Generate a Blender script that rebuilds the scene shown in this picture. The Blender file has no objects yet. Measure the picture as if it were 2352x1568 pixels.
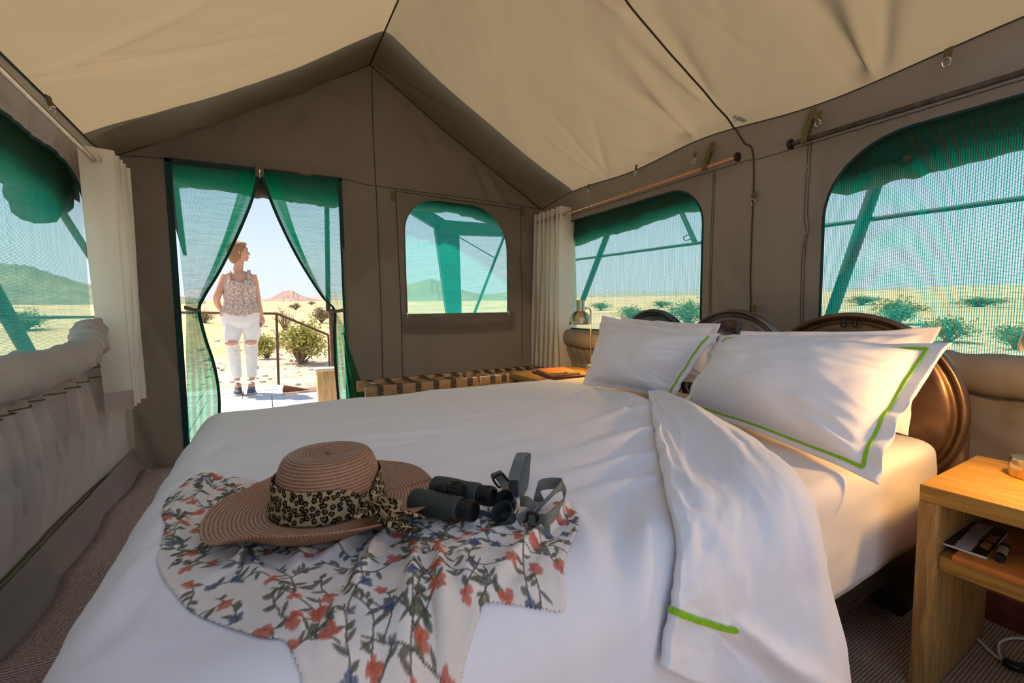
import bpy, bmesh, math, random
import numpy as np
from mathutils import Vector, Matrix
from mathutils.geometry import delaunay_2d_cdt
from mathutils.bvhtree import BVHTree
random.seed(7)
rng = np.random.default_rng(11)
SC = bpy.context.scene
COL = SC.collection

# ------------------------------------------------------------------ camera
FPX, CAM = 1010.0, np.array([0, 0, .945])
_y, _p, _r = [math.radians(v) for v in (29.6, 4.26, -0.69)]
FW = np.array([math.sin(_y)*math.cos(_p), math.cos(_y)*math.cos(_p), -math.sin(_p)])
R0 = np.array([math.cos(_y), -math.sin(_y), 0.0])
U0 = np.cross(R0, FW)
RT = math.cos(_r)*R0 + math.sin(_r)*U0
UP = -math.sin(_r)*R0 + math.cos(_r)*U0
def ray(x, y): return FW + (x-1176)/FPX*RT - (y-784)/FPX*UP
def at(x, y, axis, val):                       # where the sight line of a photo point meets the plane axis = val
    d = ray(x, y); return CAM + (val-CAM[axis])/d[axis]*d
def atd(x, y, depth): return CAM + depth*ray(x, y)
cam = bpy.data.cameras.new('camera'); cam.sensor_width = 36; cam.lens = 36*FPX/2352; cam.clip_start = .02; cam.clip_end = 2000
camo = bpy.data.objects.new('camera', cam); COL.objects.link(camo)
M = Matrix.Identity(4)
for i in range(3):
    M[i][0], M[i][1], M[i][2], M[i][3] = RT[i], UP[i], -FW[i], CAM[i]
camo.matrix_world = M
SC.camera = camo

# ------------------------------------------------------------------ world, sun, exposure
SC.view_settings.view_transform = 'Standard'; SC.view_settings.look = 'None'
SC.view_settings.gamma = 1; SC.view_settings.use_curve_mapping = False
SC.view_settings.exposure = 0.72
SC.cycles.transparent_max_bounces = 24
SC.cycles.sample_clamp_indirect = 6
w = bpy.data.worlds.new('desert_sky'); SC.world = w; w.use_nodes = True
nt = w.node_tree; nt.nodes.clear()
o_ = nt.nodes.new('ShaderNodeOutputWorld'); bg = nt.nodes.new('ShaderNodeBackground')
tc = nt.nodes.new('ShaderNodeTexCoord'); sp = nt.nodes.new('ShaderNodeSeparateXYZ'); cr = nt.nodes.new('ShaderNodeValToRGB')
nt.links.new(tc.outputs['Generated'], sp.inputs[0]); nt.links.new(sp.outputs['Z'], cr.inputs[0])
nt.links.new(cr.outputs[0], bg.inputs[0]); nt.links.new(bg.outputs[0], o_.inputs[0])
e = cr.color_ramp.elements
e[0].position = 0.0; e[0].color = (.84, .90, 1.0, 1)
e[1].position = .9; e[1].color = (.33, .47, .74, 1)
for pos, c in ((.10, (.79, .885, .985, 1)), (.28, (.50, .70, 1.0, 1)), (.5, (.45, .61, .88, 1))):
    k = e.new(pos); k.color = c
bg.inputs[1].default_value = .66
sun = bpy.data.lights.new('sun', 'SUN'); sun.energy = 5.0; sun.angle = .02; sun.color = (1, .94, .84)
suno = bpy.data.objects.new('sun', sun); COL.objects.link(suno)
SUN_FROM = Vector((-.30, .38, .90))
suno.rotation_euler = SUN_FROM.to_track_quat('Z', 'Y').to_euler()
# ------------------------------------------------------------------ helpers
def vnoise(x, y, seed=0):
    x = np.asarray(x, float); y = np.asarray(y, float)
    xi = np.floor(x).astype(np.int64); yi = np.floor(y).astype(np.int64); fx = x-xi; fy = y-yi
    def h(a, b):
        n = (a*374761393 + b*668265263 + seed*974711) & 0xffffffff
        n = ((n ^ (n >> 13))*1274126177) & 0xffffffff
        n = n ^ (n >> 16)
        return (n & 0xffff)/32767.5-1
    u = fx*fx*fx*(fx*(fx*6-15)+10); v = fy*fy*fy*(fy*(fy*6-15)+10)
    return (h(xi, yi)*(1-u)+h(xi+1, yi)*u)*(1-v)+(h(xi, yi+1)*(1-u)+h(xi+1, yi+1)*u)*v
def fbm(x, y, oct=3, seed=0):
    s = 0; a = 1
    for i in range(oct): s = s+a*vnoise(x*2**i, y*2**i, seed+i*17); a *= .5
    return s
def ridge(X, Y, x0, y0, x1, y1, wd, amp, taper=.35):   # a soft crease along a segment
    dx, dy = x1-x0, y1-y0; L = math.hypot(dx, dy); dx /= L; dy /= L
    t = ((X-x0)*dx+(Y-y0)*dy)/L; d = (X-x0)*-dy+(Y-y0)*dx
    env = 1/(1+np.exp(-(t+.02)/(.1*taper)))*np.clip(1-np.maximum(t-.3, 0)/.7, 0, 1)
    ww = wd*(.5+.9*np.clip(t, 0, 1))
    return amp*np.exp(-(d/ww)**2)*env
def smooth_poly(pts, n):                                # Catmull-Rom through points
    P = [np.array(p, float) for p in pts]; P = [2*P[0]-P[1]]+P+[2*P[-1]-P[-2]]
    m = len(P)-3; out = []
    for k in range(n):
        u = k/(n-1)*m; i = min(int(u), m-1); t = u-i
        a, b, c, d = P[i:i+4]
        out.append(.5*((2*b)+(c-a)*t+(2*a-5*b+4*c-d)*t*t+(3*b-a-3*c+d)*t**3))
    return np.array(out)

def obj(name, verts, faces, mat, parent=None, smooth=True, uv=None):
    me = bpy.data.meshes.new(name)
    me.from_pydata([tuple(map(float, v)) for v in verts], [], [tuple(map(int, f)) for f in faces])
    if uv is not None:
        l = me.uv_layers.new(name='UVMap'); idx = np.zeros(len(me.loops), np.int32); me.loops.foreach_get('vertex_index', idx)
        l.data.foreach_set('uv', np.asarray(uv, np.float32)[idx].ravel())
    if smooth: me.polygons.foreach_set('use_smooth', [True]*len(me.polygons))
    if mat: me.materials.append(mat)
    me.update()
    o = bpy.data.objects.new(name, me); COL.objects.link(o)
    if parent:
        o.parent = parent; o.matrix_parent_inverse = Matrix.Translation(-WLOC(parent))
    return o
def WLOC(o):
    return Vector(o.location) if (o.type == 'EMPTY' and o.parent is None) else Vector((0, 0, 0))
def thing(name, label, cat, loc=(0, 0, 0), group=None):
    o = bpy.data.objects.new(name, None); o.empty_display_size = .05; COL.objects.link(o); o.location = tuple(map(float, loc))
    o['label'] = label; o['category'] = cat
    if group: o['group'] = group
    return o
def tag(o, label, cat, group=None):
    o['label'] = label; o['category'] = cat
    if group: o['group'] = group
    return o
def struct(o, label=None):
    o['kind'] = 'structure'
    if label: o['label'] = label
    return o
def sempty(name, label=None, loc=(0, 0, 0)):
    o = bpy.data.objects.new(name, None); COL.objects.link(o); o.location = loc; o['kind'] = 'structure'
    if label: o['label'] = label
    return o

class MB:
    def __init__(s): s.v = []; s.f = []
    def add(s, vs, fs):
        n = len(s.v); s.v += [tuple(map(float, v)) for v in vs]; s.f += [tuple(i+n for i in f) for f in fs]; return s
    def box(s, c, d, rot=None, bev=0.0, taper=None):
        hx, hy, hz = d[0]/2, d[1]/2, d[2]/2
        b = min(bev, hx*.9, hy*.9, hz*.9)
        if b > 0:
            bm = bmesh.new(); bmesh.ops.create_cube(bm, size=1)
            for v in bm.verts: v.co = Vector((v.co.x*d[0], v.co.y*d[1], v.co.z*d[2]))
            bmesh.ops.bevel(bm, geom=list(bm.edges), offset=b, segments=2, affect='EDGES', profile=.5)
            bm.verts.index_update(); vs = [v.co.copy() for v in bm.verts]; fs = [[v.index for v in f.verts] for f in bm.faces]; bm.free()
        else:
            vs = [Vector((x, y, z)) for x in (-hx, hx) for y in (-hy, hy) for z in (-hz, hz)]
            fs = [(0, 1, 3, 2), (4, 6, 7, 5), (0, 4, 5, 1), (2, 3, 7, 6), (0, 2, 6, 4), (1, 5, 7, 3)]
        if taper: vs = [Vector((v.x*(1+(taper-1)*(v.z/d[2]+.5)), v.y*(1+(taper-1)*(v.z/d[2]+.5)), v.z)) for v in vs]
        if rot is not None: vs = [rot @ v for v in vs]
        return s.add([v+Vector(tuple(map(float, c))) for v in vs], fs)
    def tube(s, pts, r, n=10, caps=True, closed=False):
        P = [Vector(tuple(map(float, p))) for p in pts]; m = len(P); R = r if hasattr(r, '__len__') else [r]*m
        T = []
        for i in range(m):
            a = P[(i-1) % m] if closed or i > 0 else P[i]; b = P[(i+1) % m] if closed or i < m-1 else P[i]
            T.append((b-a).normalized())
        up = Vector((0, 0, 1)) if abs(T[0].z) < .9 else Vector((1, 0, 0))
        nrm = (up-T[0]*up.dot(T[0])).normalized(); vs = []; fs = []
        for i in range(m):
            if i: nrm = (nrm-T[i]*nrm.dot(T[i])).normalized()
            b = T[i].cross(nrm)
            for k in range(n):
                a = 2*math.pi*k/n; vs.append(P[i]+(nrm*math.cos(a)+b*math.sin(a))*R[i])
        for i in range(m if closed else m-1):
            j = (i+1) % m
            for k in range(n): l = (k+1) % n; fs.append((i*n+k, i*n+l, j*n+l, j*n+k))
        if caps and not closed: fs += [tuple(range(n-1, -1, -1)), tuple((m-1)*n+k for k in range(n))]
        return s.add(vs, fs)
    def lathe(s, prof, c=(0, 0, 0), ax=None, n=32):
        q = (Vector(ax).normalized().to_track_quat('Z', 'Y').to_matrix() if ax is not None else Matrix.Identity(3)); vs = []; fs = []
        for r, z in prof:
            for k in range(n): a = 2*math.pi*k/n; vs.append(q @ Vector((r*math.cos(a), r*math.sin(a), z))+Vector(tuple(map(float, c))))
        for i in range(len(prof)-1):
            for k in range(n): l = (k+1) % n; fs.append((i*n+k, i*n+l, (i+1)*n+l, (i+1)*n+k))
        return s.add(vs, fs)
    def ribbon(s, pts, wv, th=.0018):             # strap: centre line + half-width vectors
        vs = []; fs = []; m = len(pts)
        P = [Vector(tuple(map(float, p))) for p in pts]; W = [Vector(tuple(map(float, q))) for q in wv]
        for i in range(m):
            t = (P[min(i+1, m-1)]-P[max(i-1, 0)]).normalized(); nn = t.cross(W[i]).normalized()*th
            vs += [P[i]-W[i]-nn, P[i]+W[i]-nn, P[i]+W[i]+nn, P[i]-W[i]+nn]
        for i in range(m-1):
            for k in range(4): l = (k+1) % 4; fs.append((i*4+k, i*4+l, i*4+4+l, i*4+4+k))
        fs += [(3, 2, 1, 0), tuple(4*(m-1)+k for k in range(4))]
        return s.add(vs, fs)
    def ball(s, c, r, n=12, m=8, sc=(1, 1, 1)):
        vs = []; fs = []
        for i in range(m+1):
            a = math.pi*i/m
            for k in range(n): b = 2*math.pi*k/n; vs.append((c[0]+r*sc[0]*math.sin(a)*math.cos(b), c[1]+r*sc[1]*math.sin(a)*math.sin(b), c[2]+r*sc[2]*math.cos(a)))
        for i in range(m):
            for k in range(n): l = (k+1) % n; fs.append((i*n+k, (i+1)*n+k, (i+1)*n+l, i*n+l))
        return s.add(vs, fs)
    def build(s, name, mat, parent=None, smooth=True, auto=True):
        o = obj(name, s.v, s.f, mat, parent, smooth)
        if smooth and auto:
            try: o.data.set_sharp_from_angle(angle=math.radians(42))
            except Exception: pass
        return o
def grid_faces(n, m, wrap=False):
    f = []
    for i in range(n-1):
        for j in range(m if wrap else m-1):
            k = (j+1) % m; f.append((i*m+j, i*m+k, (i+1)*m+k, (i+1)*m+j))
    return f
def solid(o, th, off=0):
    md = o.modifiers.new('thickness', 'SOLIDIFY'); md.thickness = th; md.offset = off; return o

# ------------------------------------------------------------------ materials
def mat(name, col, rough=.7, metal=0, var=0.0, vscale=20, bump=0, bscale=200, col2=None, trans=0, tcol=None, stretch=(1, 1, 1), spec=.3, sheen=0, coord='Object', detail=4, bdist=.002):
    m = bpy.data.materials.new(name); m.use_nodes = True; t = m.node_tree; N = t.nodes; L = t.links
    p = N['Principled BSDF']; p.inputs['Roughness'].default_value = rough; p.inputs['Metallic'].default_value = metal
    p.inputs['Specular IOR Level'].default_value = spec
    if sheen: p.inputs['Sheen Weight'].default_value = sheen
    p.inputs['Base Color'].default_value = (*col, 1)
    tcn = N.new('ShaderNodeTexCoord'); mp = N.new('ShaderNodeMapping'); mp.inputs['Scale'].default_value = stretch; L.new(tcn.outputs[coord], mp.inputs[0])
    if var or col2:
        nz = N.new('ShaderNodeTexNoise'); nz.inputs['Scale'].default_value = vscale; nz.inputs['Detail'].default_value = detail; L.new(mp.outputs[0], nz.inputs[0])
        rp = N.new('ShaderNodeValToRGB'); L.new(nz.outputs[0], rp.inputs[0]); L.new(rp.outputs[0], p.inputs['Base Color'])
        rp.color_ramp.elements[0].position = .32; rp.color_ramp.elements[1].position = .68
        c2 = col2 or tuple(min(1, c*(1+var)) for c in col); c1 = col if col2 else tuple(c*(1-var) for c in col)
        rp.color_ramp.elements[0].color = (*c1, 1); rp.color_ramp.elements[1].color = (*c2, 1)
    if bump:
        nb = N.new('ShaderNodeTexNoise'); nb.inputs['Scale'].default_value = bscale; nb.inputs['Detail'].default_value = 3; L.new(mp.outputs[0], nb.inputs[0])
        b = N.new('ShaderNodeBump'); b.inputs['Strength'].default_value = bump; b.inputs['Distance'].default_value = bdist; L.new(nb.outputs[0], b.inputs['Height']); L.new(b.outputs[0], p.inputs['Normal'])
    if trans:
        tr = N.new('ShaderNodeBsdfTranslucent'); tr.inputs[0].default_value = (*(tcol or col), 1)
        mx = N.new('ShaderNodeMixShader'); mx.inputs[0].default_value = trans
        L.new(p.outputs[0], mx.inputs[1]); L.new(tr.outputs[0], mx.inputs[2]); L.new(mx.outputs[0], N['Material Output'].inputs[0])
    return m
def canvas(name, col, trans, tcol):
    m = mat(name, col, rough=.85, var=.07, vscale=3, bump=.22, bscale=260, trans=trans, tcol=tcol, spec=.15, bdist=.001)
    return m
CANVAS = canvas('canvas_roof', (.21, .165, .11), .37, (.35, .25, .138))
CANVAS_W = canvas('canvas_wall', (.185, .155, .13), .08, (.16, .13, .09))
CANVAS_D = canvas('canvas_double', (.17, .145, .12), .05, (.16, .13, .08))
CANVAS_R = canvas('canvas_wall_lit', (.27, .23, .195), .08, (.16, .13, .09))  # same canvas as the back wall, lightened for the light on the right wall
CANVAS_G = canvas('canvas_grey_lining', (.46, .42, .40), .05, (.25, .22, .2))
CANVAS_O = canvas('canvas_outer_flap', (.10, .085, .055), .12, (.3, .24, .12))
OLIVE = mat('olive_webbing', (.13, .105, .045), .8, var=.15, vscale=60)
SEAM = mat('seam_thread', (.055, .05, .042), .9)
SEAM_L = mat('seam_stitch', (.09, .08, .066), .9)
PIPING = mat('dark_piping', (.035, .033, .03), .7)
STEEL = mat('steel_ring', (.75, .74, .70), .25, 1)
ROD_STEEL = mat('rod_steel', (.55, .45, .36), .35, 1, var=.12, vscale=40)
ROD_COPPER = mat('rod_copper', (.62, .34, .22), .35, 1, var=.12, vscale=40)
ROD_IRON = mat('rod_iron', (.10, .085, .08), .45, .8, var=.35, vscale=25)
CURTAIN = mat('white_curtain_cotton', (.88, .85, .79), .85, trans=.5, tcol=(.92, .89, .80), bump=.15, bscale=350, spec=.1)
CURTAIN_HEM = mat('curtain_hem', (.52, .46, .42), .85, trans=.1, tcol=(.6, .55, .5), spec=.1)
BEDDING = mat('white_bed_linen', (.86, .84, .87), .8, bump=.12, bscale=420, spec=.15, sheen=.15, bdist=.0008)
SHEET = mat('fitted_sheet', (.76, .71, .68), .8, bump=.12, bscale=420, spec=.15, bdist=.0008)
GREEN_TAPE = mat('lime_tape', (.27, .55, .02), .7, var=.15, vscale=200)
def wood(name, c1, c2, grain=(1, 14, 14), sc=6, rough=.5):
    m = bpy.data.materials.new(name); m.use_nodes = True; t = m.node_tree; N = t.nodes; L = t.links; p = N['Principled BSDF']
    p.inputs['Roughness'].default_value = rough; p.inputs['Specular IOR Level'].default_value = .3
    tcn = N.new('ShaderNodeTexCoord'); mp = N.new('ShaderNodeMapping'); mp.inputs['Scale'].default_value = grain; L.new(tcn.outputs['Object'], mp.inputs[0])
    nz = N.new('ShaderNodeTexNoise'); nz.inputs['Scale'].default_value = sc; nz.inputs['Detail'].default_value = 6; nz.inputs['Distortion'].default_value = .7; L.new(mp.outputs[0], nz.inputs[0])
    rp = N.new('ShaderNodeValToRGB'); rp.color_ramp.elements[0].position = .34; rp.color_ramp.elements[1].position = .66
    rp.color_ramp.elements[0].color = (*c1, 1); rp.color_ramp.elements[1].color = (*c2, 1); L.new(nz.outputs[0], rp.inputs[0]); L.new(rp.outputs[0], p.inputs['Base Color'])
    b = N.new('ShaderNodeBump'); b.inputs['Strength'].default_value = .15; b.inputs['Distance'].default_value = .002; L.new(nz.outputs[0], b.inputs['Height']); L.new(b.outputs[0], p.inputs['Normal'])
    return m
TEAK_X = wood('teak_grain_x', (.30, .155, .04), (.52, .29, .075), (1.2, 16, 16))
TEAK_Z = wood('teak_grain_z', (.26, .135, .04), (.46, .26, .085), (16, 16, 1.2))
TEAK_Y = wood('teak_grain_y', (.27, .14, .03), (.45, .25, .052), (16, 1.2, 16))
OAK = wood('rack_beech', (.42, .24, .12), (.58, .37, .20), (1.5, 18, 18))
DARKWOOD = wood('dark_bed_wood', (.018, .012, .009), (.05, .032, .022), (2, 18, 18))
BLACK = mat('black_plastic', (.012, .012, .013), .35)
BRASS = mat('brushed_brass', (.62, .50, .31), .28, 1, var=.12, vscale=80, stretch=(1, 1, .05))
BRASS_IN = mat('brass_shade_inside', (.85, .80, .70), .5)
LEATHER_S = mat('brown_leather_strap', (.10, .075, .05), .6, var=.2, vscale=50)
ORANGE = mat('orange_leather_cover', (.55, .19, .03), .5, var=.12, vscale=40)
PAPER = mat('paper_pages', (.75, .70, .62), .8)
TAN = mat('tan_leather_folder', (.50, .17, .035), .33, var=.15, vscale=14)
WHITECORD = mat('white_cable', (.72, .68, .6), .5)

def screen_mat(name, pitch, thread, gap, streak):
    m = bpy.data.materials.new(name); m.use_nodes = True; t = m.node_tree; N = t.nodes; L = t.links; N.remove(N['Principled BSDF'])
    def math_(op, a, b=None, **k):
        n = N.new('ShaderNodeMath'); n.operation = op
        for i, v in enumerate((a, b)):
            if v is None: continue
            if isinstance(v, (int, float)): n.inputs[i].default_value = v
            else: L.new(v, n.inputs[i])
        return n.outputs[0]
    uv = N.new('ShaderNodeUVMap'); s = N.new('ShaderNodeSeparateXYZ'); L.new(uv.outputs[0], s.inputs[0])
    nz = N.new('ShaderNodeTexNoise'); nz.inputs['Scale'].default_value = 14; mpv = N.new('ShaderNodeMapping'); mpv.inputs['Scale'].default_value = streak
    L.new(uv.outputs[0], mpv.inputs[0]); L.new(mpv.outputs[0], nz.inputs[0]); nz.inputs['Detail'].default_value = 5
    a = math_('ABSOLUTE', math_('SINE', math_('MULTIPLY', s.outputs[0], math.pi/pitch)))
    b = math_('ABSOLUTE', math_('SINE', math_('MULTIPLY', s.outputs[1], math.pi/(pitch*.75))))
    g = math_('MULTIPLY', a, b)
    thr = math_('ADD', math_('MULTIPLY', math_('SUBTRACT', nz.outputs[0], .5), .42), gap)
    sm = N.new('ShaderNodeMapRange'); sm.interpolation_type = 'SMOOTHSTEP'
    L.new(g, sm.inputs[0]); L.new(math_('SUBTRACT', thr, .10), sm.inputs[1]); L.new(math_('ADD', thr, .10), sm.inputs[2])
    df = N.new('ShaderNodeBsdfDiffuse'); df.inputs[0].default_value = (*[c*.4 for c in thread], 1)
    tl = N.new('ShaderNodeBsdfTranslucent'); tl.inputs[0].default_value = (thread[0]*1.5, min(1, thread[1]*2.0), min(1, thread[2]*2.1), 1)
    mx = N.new('ShaderNodeMixShader'); mx.inputs[0].default_value = .6; L.new(df.outputs[0], mx.inputs[1]); L.new(tl.outputs[0], mx.inputs[2])
    tp = N.new('ShaderNodeBsdfTransparent'); tp.inputs[0].default_value = (1, 1, 1, 1)
    m2 = N.new('ShaderNodeMixShader'); L.new(sm.outputs[0], m2.inputs[0]); L.new(mx.outputs[0], m2.inputs[1]); L.new(tp.outputs[0], m2.inputs[2])
    L.new(m2.outputs[0], N['Material Output'].inputs[0])
    return m
TEAL = (.004, .29, .225)
NET_R = screen_mat('teal_shade_net', .0066, TEAL, .35, (5, .25, 1))
NET_B = screen_mat('teal_shade_net_fine', .0045, TEAL, .37, (.4, 6, 1))
NET_D = screen_mat('green_door_net', .006, (.004, .24, .15), .38, (.3, 5, 1))
NET_F = screen_mat('green_door_net_folds', .006, (.006, .26, .12), .66, (.3, 5, 1))
TEAL_EDGE = mat('teal_binding', (.012, .045, .05), .8)
# ------------------------------------------------------------------ tent shell
XL, XR, YB, YF, YR = -.715, 2.25, 3.39, -.75, .42
XRIDGE, ZE_L, ZE_R, ZAP = .765, 1.81, 1.88, 2.70
def pip(P, poly):
    x, y = P[:, 0], P[:, 1]; c = np.zeros(len(P), bool); q = np.asarray(poly); n = len(q); j = n-1
    for i in range(n):
        xi, yi = q[i]; xj, yj = q[j]
        c ^= ((yi > y) != (yj > y)) & (x < (xj-xi)*(y-yi)/(yj-yi+1e-12)+xi); j = i
    return c
def dens(poly, step):
    out = []
    for i in range(len(poly)):
        a, b = np.array(poly[i], float), np.array(poly[(i+1) % len(poly)], float); n = max(1, int(np.linalg.norm(b-a)/step))
        for k in range(n): out.append(a+(b-a)*k/n)
    return np.array(out)
def sheet(outer, holes, step):
    loops = [dens(outer, step)]+[dens(h, step*.6) for h in holes]
    V = []; E = []
    for l in loops:
        n0 = len(V); V += [Vector(p) for p in l]; E += [(n0+i, n0+(i+1) % len(l)) for i in range(len(l))]
    lo = np.min(loops[0], 0); hi = np.max(loops[0], 0)
    gx, gy = np.meshgrid(np.arange(lo[0]+step*.5, hi[0], step), np.arange(lo[1]+step*.5, hi[1], step)); G = np.c_[gx.ravel(), gy.ravel()]
    k = pip(G, loops[0])
    for h in loops[1:]: k &= ~pip(G, h)
    V += [Vector(p) for p in G[k]]
    vs, es, fs, _, _, _ = delaunay_2d_cdt(V, E, [], 0, 1e-5)
    vs = np.array([tuple(v) for v in vs]); fs = np.array([f for f in fs if len(f) == 3]); c = vs[fs].mean(1)
    k = pip(c, loops[0])
    for h in loops[1:]: k &= ~pip(c, h)
    return vs, fs[k]
def rrect(y0, z0, y1, z1, rads, n=10):      # corner radii: (low y low z),(high y low z),(high y high z),(low y high z)
    out = []
    for (cx, cz, r, a0) in ((y0, z0, rads[0], 180), (y1, z0, rads[1], 270), (y1, z1, rads[2], 0), (y0, z1, rads[3], 90)):
        sx = 1 if cx == y0 else -1; sz = 1 if cz == z0 else -1
        for k in range(n+1 if r > .012 else 1):
            a = math.radians(a0+90*k/n); out.append((cx+sx*r+r*math.cos(a), cz+sz*r+r*math.sin(a)) if r > .012 else (cx, cz))
    return out

# window and door outlines
W1 = rrect(1.70, .775, 3.20, 1.655, (.01, .05, .2, .24))
W2 = rrect(-.35, .755, 1.065, 1.64, (.01, .01, .3, .34))
W2 = [(y, z) for y, z in W2]
W3 = rrect(.985, .905, 1.885, 1.81, (.0, .0, .36, .26), 14)
W4 = rrect(.9, .80, 2.955, 1.615, (.05, .06, .34, .1))
DOOR = [(-.445, .03), (.53, .03), (.53, 1.875), (-.445, 1.865)]

def d_back(x, z):
    d = .012*fbm(x*1.3, z*1.1, 2, 5)+.004*fbm(x*5+z*3, z*2, 2, 9)
    for a in ((.30, 2.32, .10, 2.06, .05, .03), (-.12, 2.17, -.25, 1.95, .05, .03), (1.17, 2.33, 1.35, 2.0, .05, .02), (1.62, 2.10, 1.78, 1.80, .04, .03), (1.70, 2.06, 1.95, 1.72, .035, -.025),
              (2.05, 1.4, 2.2, .9, .05, .02), (1.9, 1.6, 2.22, 1.0, .05, .022), (-.69, 1.75, -.5, 1.55, .05, .02), (-.68, .9, -.55, .3, .06, .025), (1.1, .8, 1.3, .55, .03, .01), (1.5, .8, 1.75, .5, .03, -.01), (.75, .6, 1.0, .45, .03, .01)):
        d = d+ridge(x, z, *a)
    return d
def P_back(x, z): return np.stack([x, YB+d_back(x, z), z], -1)
def d_right(y, z):
    d = .012*fbm(y*1.2, z*.9, 2, 21)+.003*fbm(y*6, z*3, 2, 22)
    d = d+.006*np.clip(1-np.abs(z-1.68)/.09, 0, 1)*np.sin(y*95+3*vnoise(y*9, z*2, 4))*(.5+.5*vnoise(y*2, z*0, 8))
    low = np.clip((.74-z)/.1, 0, 1)
    d = d-.05*low*np.clip((z-.5)/.1, 0, 1)+.012*low*np.sin(y*70+4*vnoise(y*4, z, 6))*np.clip((z-.35)/.3, 0, 1)
    for a in ((2.75, 1.88, 2.45, 1.55, .03, .02), (2.2, 1.87, 2.1, 1.68, .03, .02), (1.75, 1.86, 1.95, 1.7, .03, .02), (1.08, 1.6, 1.15, 1.2, .02, .012), (1.12, 1.35, 1.3, .95, .03, .018), (1.6, 1.3, 1.5, .85, .03, -.012),
              (1.35, 1.82, 1.2, 1.72, .02, -.015), (.95, 1.87, 1.18, 1.78, .02, .02), (1.15, 1.6, 1.0, 1.3, .02, .008), (1.55, 1.2, 1.3, .8, .04, .014), (.5, .62, .0, .4, .05, .03), (.6, .55, .2, .3, .04, -.02)):
        d = d+ridge(y, z, *a)
    return d*np.clip((eave_z(1, y)-z)/.06, 0, 1)
def P_right(y, z): return np.stack([XR+d_right(y, z), y, z], -1)
def d_left(y, z):
    d = .012*fbm(y*1.2, z, 2, 31)
    low = np.clip((.74-z)/.06, 0, 1)
    fade = np.clip((z-.12)/.6, 0, 1)
    ph = y*42+8*(.72-z)*(y-2.8)+2.5*vnoise(y*5, z*1.5, 33)
    d = d+low*fade**1.1*(.030*np.sin(ph+.8*vnoise(y*6, z*3, 36))+.060*(1-np.abs(np.sin(ph*.5+.6*vnoise(y*7, z*2, 35))))**1.6+.014*np.sin(ph*1.9+1))*np.clip((3.25-y)/.4, .15, 1)
    d = d-low*.045*np.sin(np.clip((.74-z)/.6, 0, 1)*math.pi)*np.clip((3.3-y)/.5, 0, 1)
    d = d+low*.010*np.exp(-((z-.67)/.035)**2)*np.sin(y*120+3*vnoise(y*11, z*0, 5))
    for a in ((2.35, 1.79, 2.6, 1.6, .04, -.05), (2.45, 1.79, 2.35, 1.6, .03, .04), (3.2, 1.8, 3.05, 1.62, .03, .03), (3.3, 1.78, 3.2, 1.5, .03, -.03), (2.9, .62, 3.3, .12, .05, -.03), (2.75, .6, 3.2, .1, .05, .02)):
        d = d+ridge(y, z, *a)
    d = d+.008*np.clip(1-np.abs(z-1.66)/.07, 0, 1)*np.sin(y*85+3*vnoise(y*9, z*2, 4))
    return -d*np.clip((eave_z(-1, y)-z)/.06, 0, 1)
def P_left(y, z): return np.stack([XL+d_left(y, z), y, z], -1)
def eave_z(side, y):
    if side < 0: return ZE_L+.004*np.sin(y*3)+.03*np.clip((y-3.05)/.34, 0, 1)
    return ZE_R+.022*np.sin((y-1.5)*4)*np.exp(-((y-1.5)/.8)**2)-.035*np.clip((y-3.0)/.39, 0, 1)+.012*np.sin(y*5)
def ridge_z(y): return 2.715+.02*((3.39-y)/1.5)**2*.3
def d_roof(side, t, y):        # sag positive = outward
    s = 4*t*(1-t)
    d = -.03*s+.010*fbm(y*1.1, t*2, 2, 41+side)+.0035*fbm(y*4+t*5*side, t*3, 3, 44+side)
    if side > 0:
        for a in ((.02, 1.78, .5, 1.9, .05, .03), (.02, 1.76, .55, 1.68, .04, -.028), (.0, 1.8, .45, 2.15, .03, .02), (.0, .92, .6, 1.0, .06, .05), (.0, .90, .6, .75, .05, -.035), (.0, .88, .55, .55, .04, .03),
                  (.12, 1.53, .6, 1.62, .05, -.03), (.12, 1.53, .55, 1.42, .05, .025), (.02, 2.5, .5, 2.35, .02, .010), (.03, 2.55, .45, 2.62, .018, -.010), (.02, 2.48, .35, 2.1, .016, .010), (.0, 2.0, .35, 2.5, .02, .012),
                  (.95, 3.35, .5, 2.95, .03, .035), (.97, 3.3, .7, 3.02, .02, -.02), (.3, 3.36, .06, 3.2, .03, .02), (.55, 1.53, .9, 1.5, .06, .03), (.5, 1.56, .9, 1.75, .05, -.02), (.4, 1.2, .9, 1.05, .04, .012), (.2, 1.2, .5, 1.35, .015, .006)):
            d = d+ridge(t, y, a[0], a[1], a[2], a[3], a[4], a[5])
    else:
        for a in ((.0, 2.36, .5, 2.5, .03, .03), (.02, 2.35, .4, 2.1, .025, -.02), (.0, 3.05, .4, 2.9, .03, .016), (.2, 2.7, .8, 2.75, .015, .006), (.1, 2.3, .7, 2.6, .02, .008), (.35, 3.37, .2, 3.1, .03, -.014), (.7, 3.37, .5, 3.0, .05, -.02), (.3, 2.4, .7, 2.3, .012, .006), (.2, 2.2, .6, 2.0, .012, -.006)):
            d = d+ridge(t, y, a[0], a[1], a[2], a[3], a[4], a[5])
    return d*np.clip(t/.05, 0, 1)*np.clip((1-t)/.04, 0, 1)*np.clip((YB+.02-y)/.06, 0, 1)
def P_roof(side, t, y):
    xe = XL if side < 0 else XR; ze = eave_z(side, y); zr = ridge_z(y)
    nx, nz = (zr-ZE_R)*side, abs(xe-XRIDGE); l = math.hypot(.85, nz); d = d_roof(side, t, y)
    return np.stack([xe+(XRIDGE-xe)*t+d*.85*side/l, y+0*t, ze+(zr-ze)*t+d*nz/l], -1)

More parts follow.
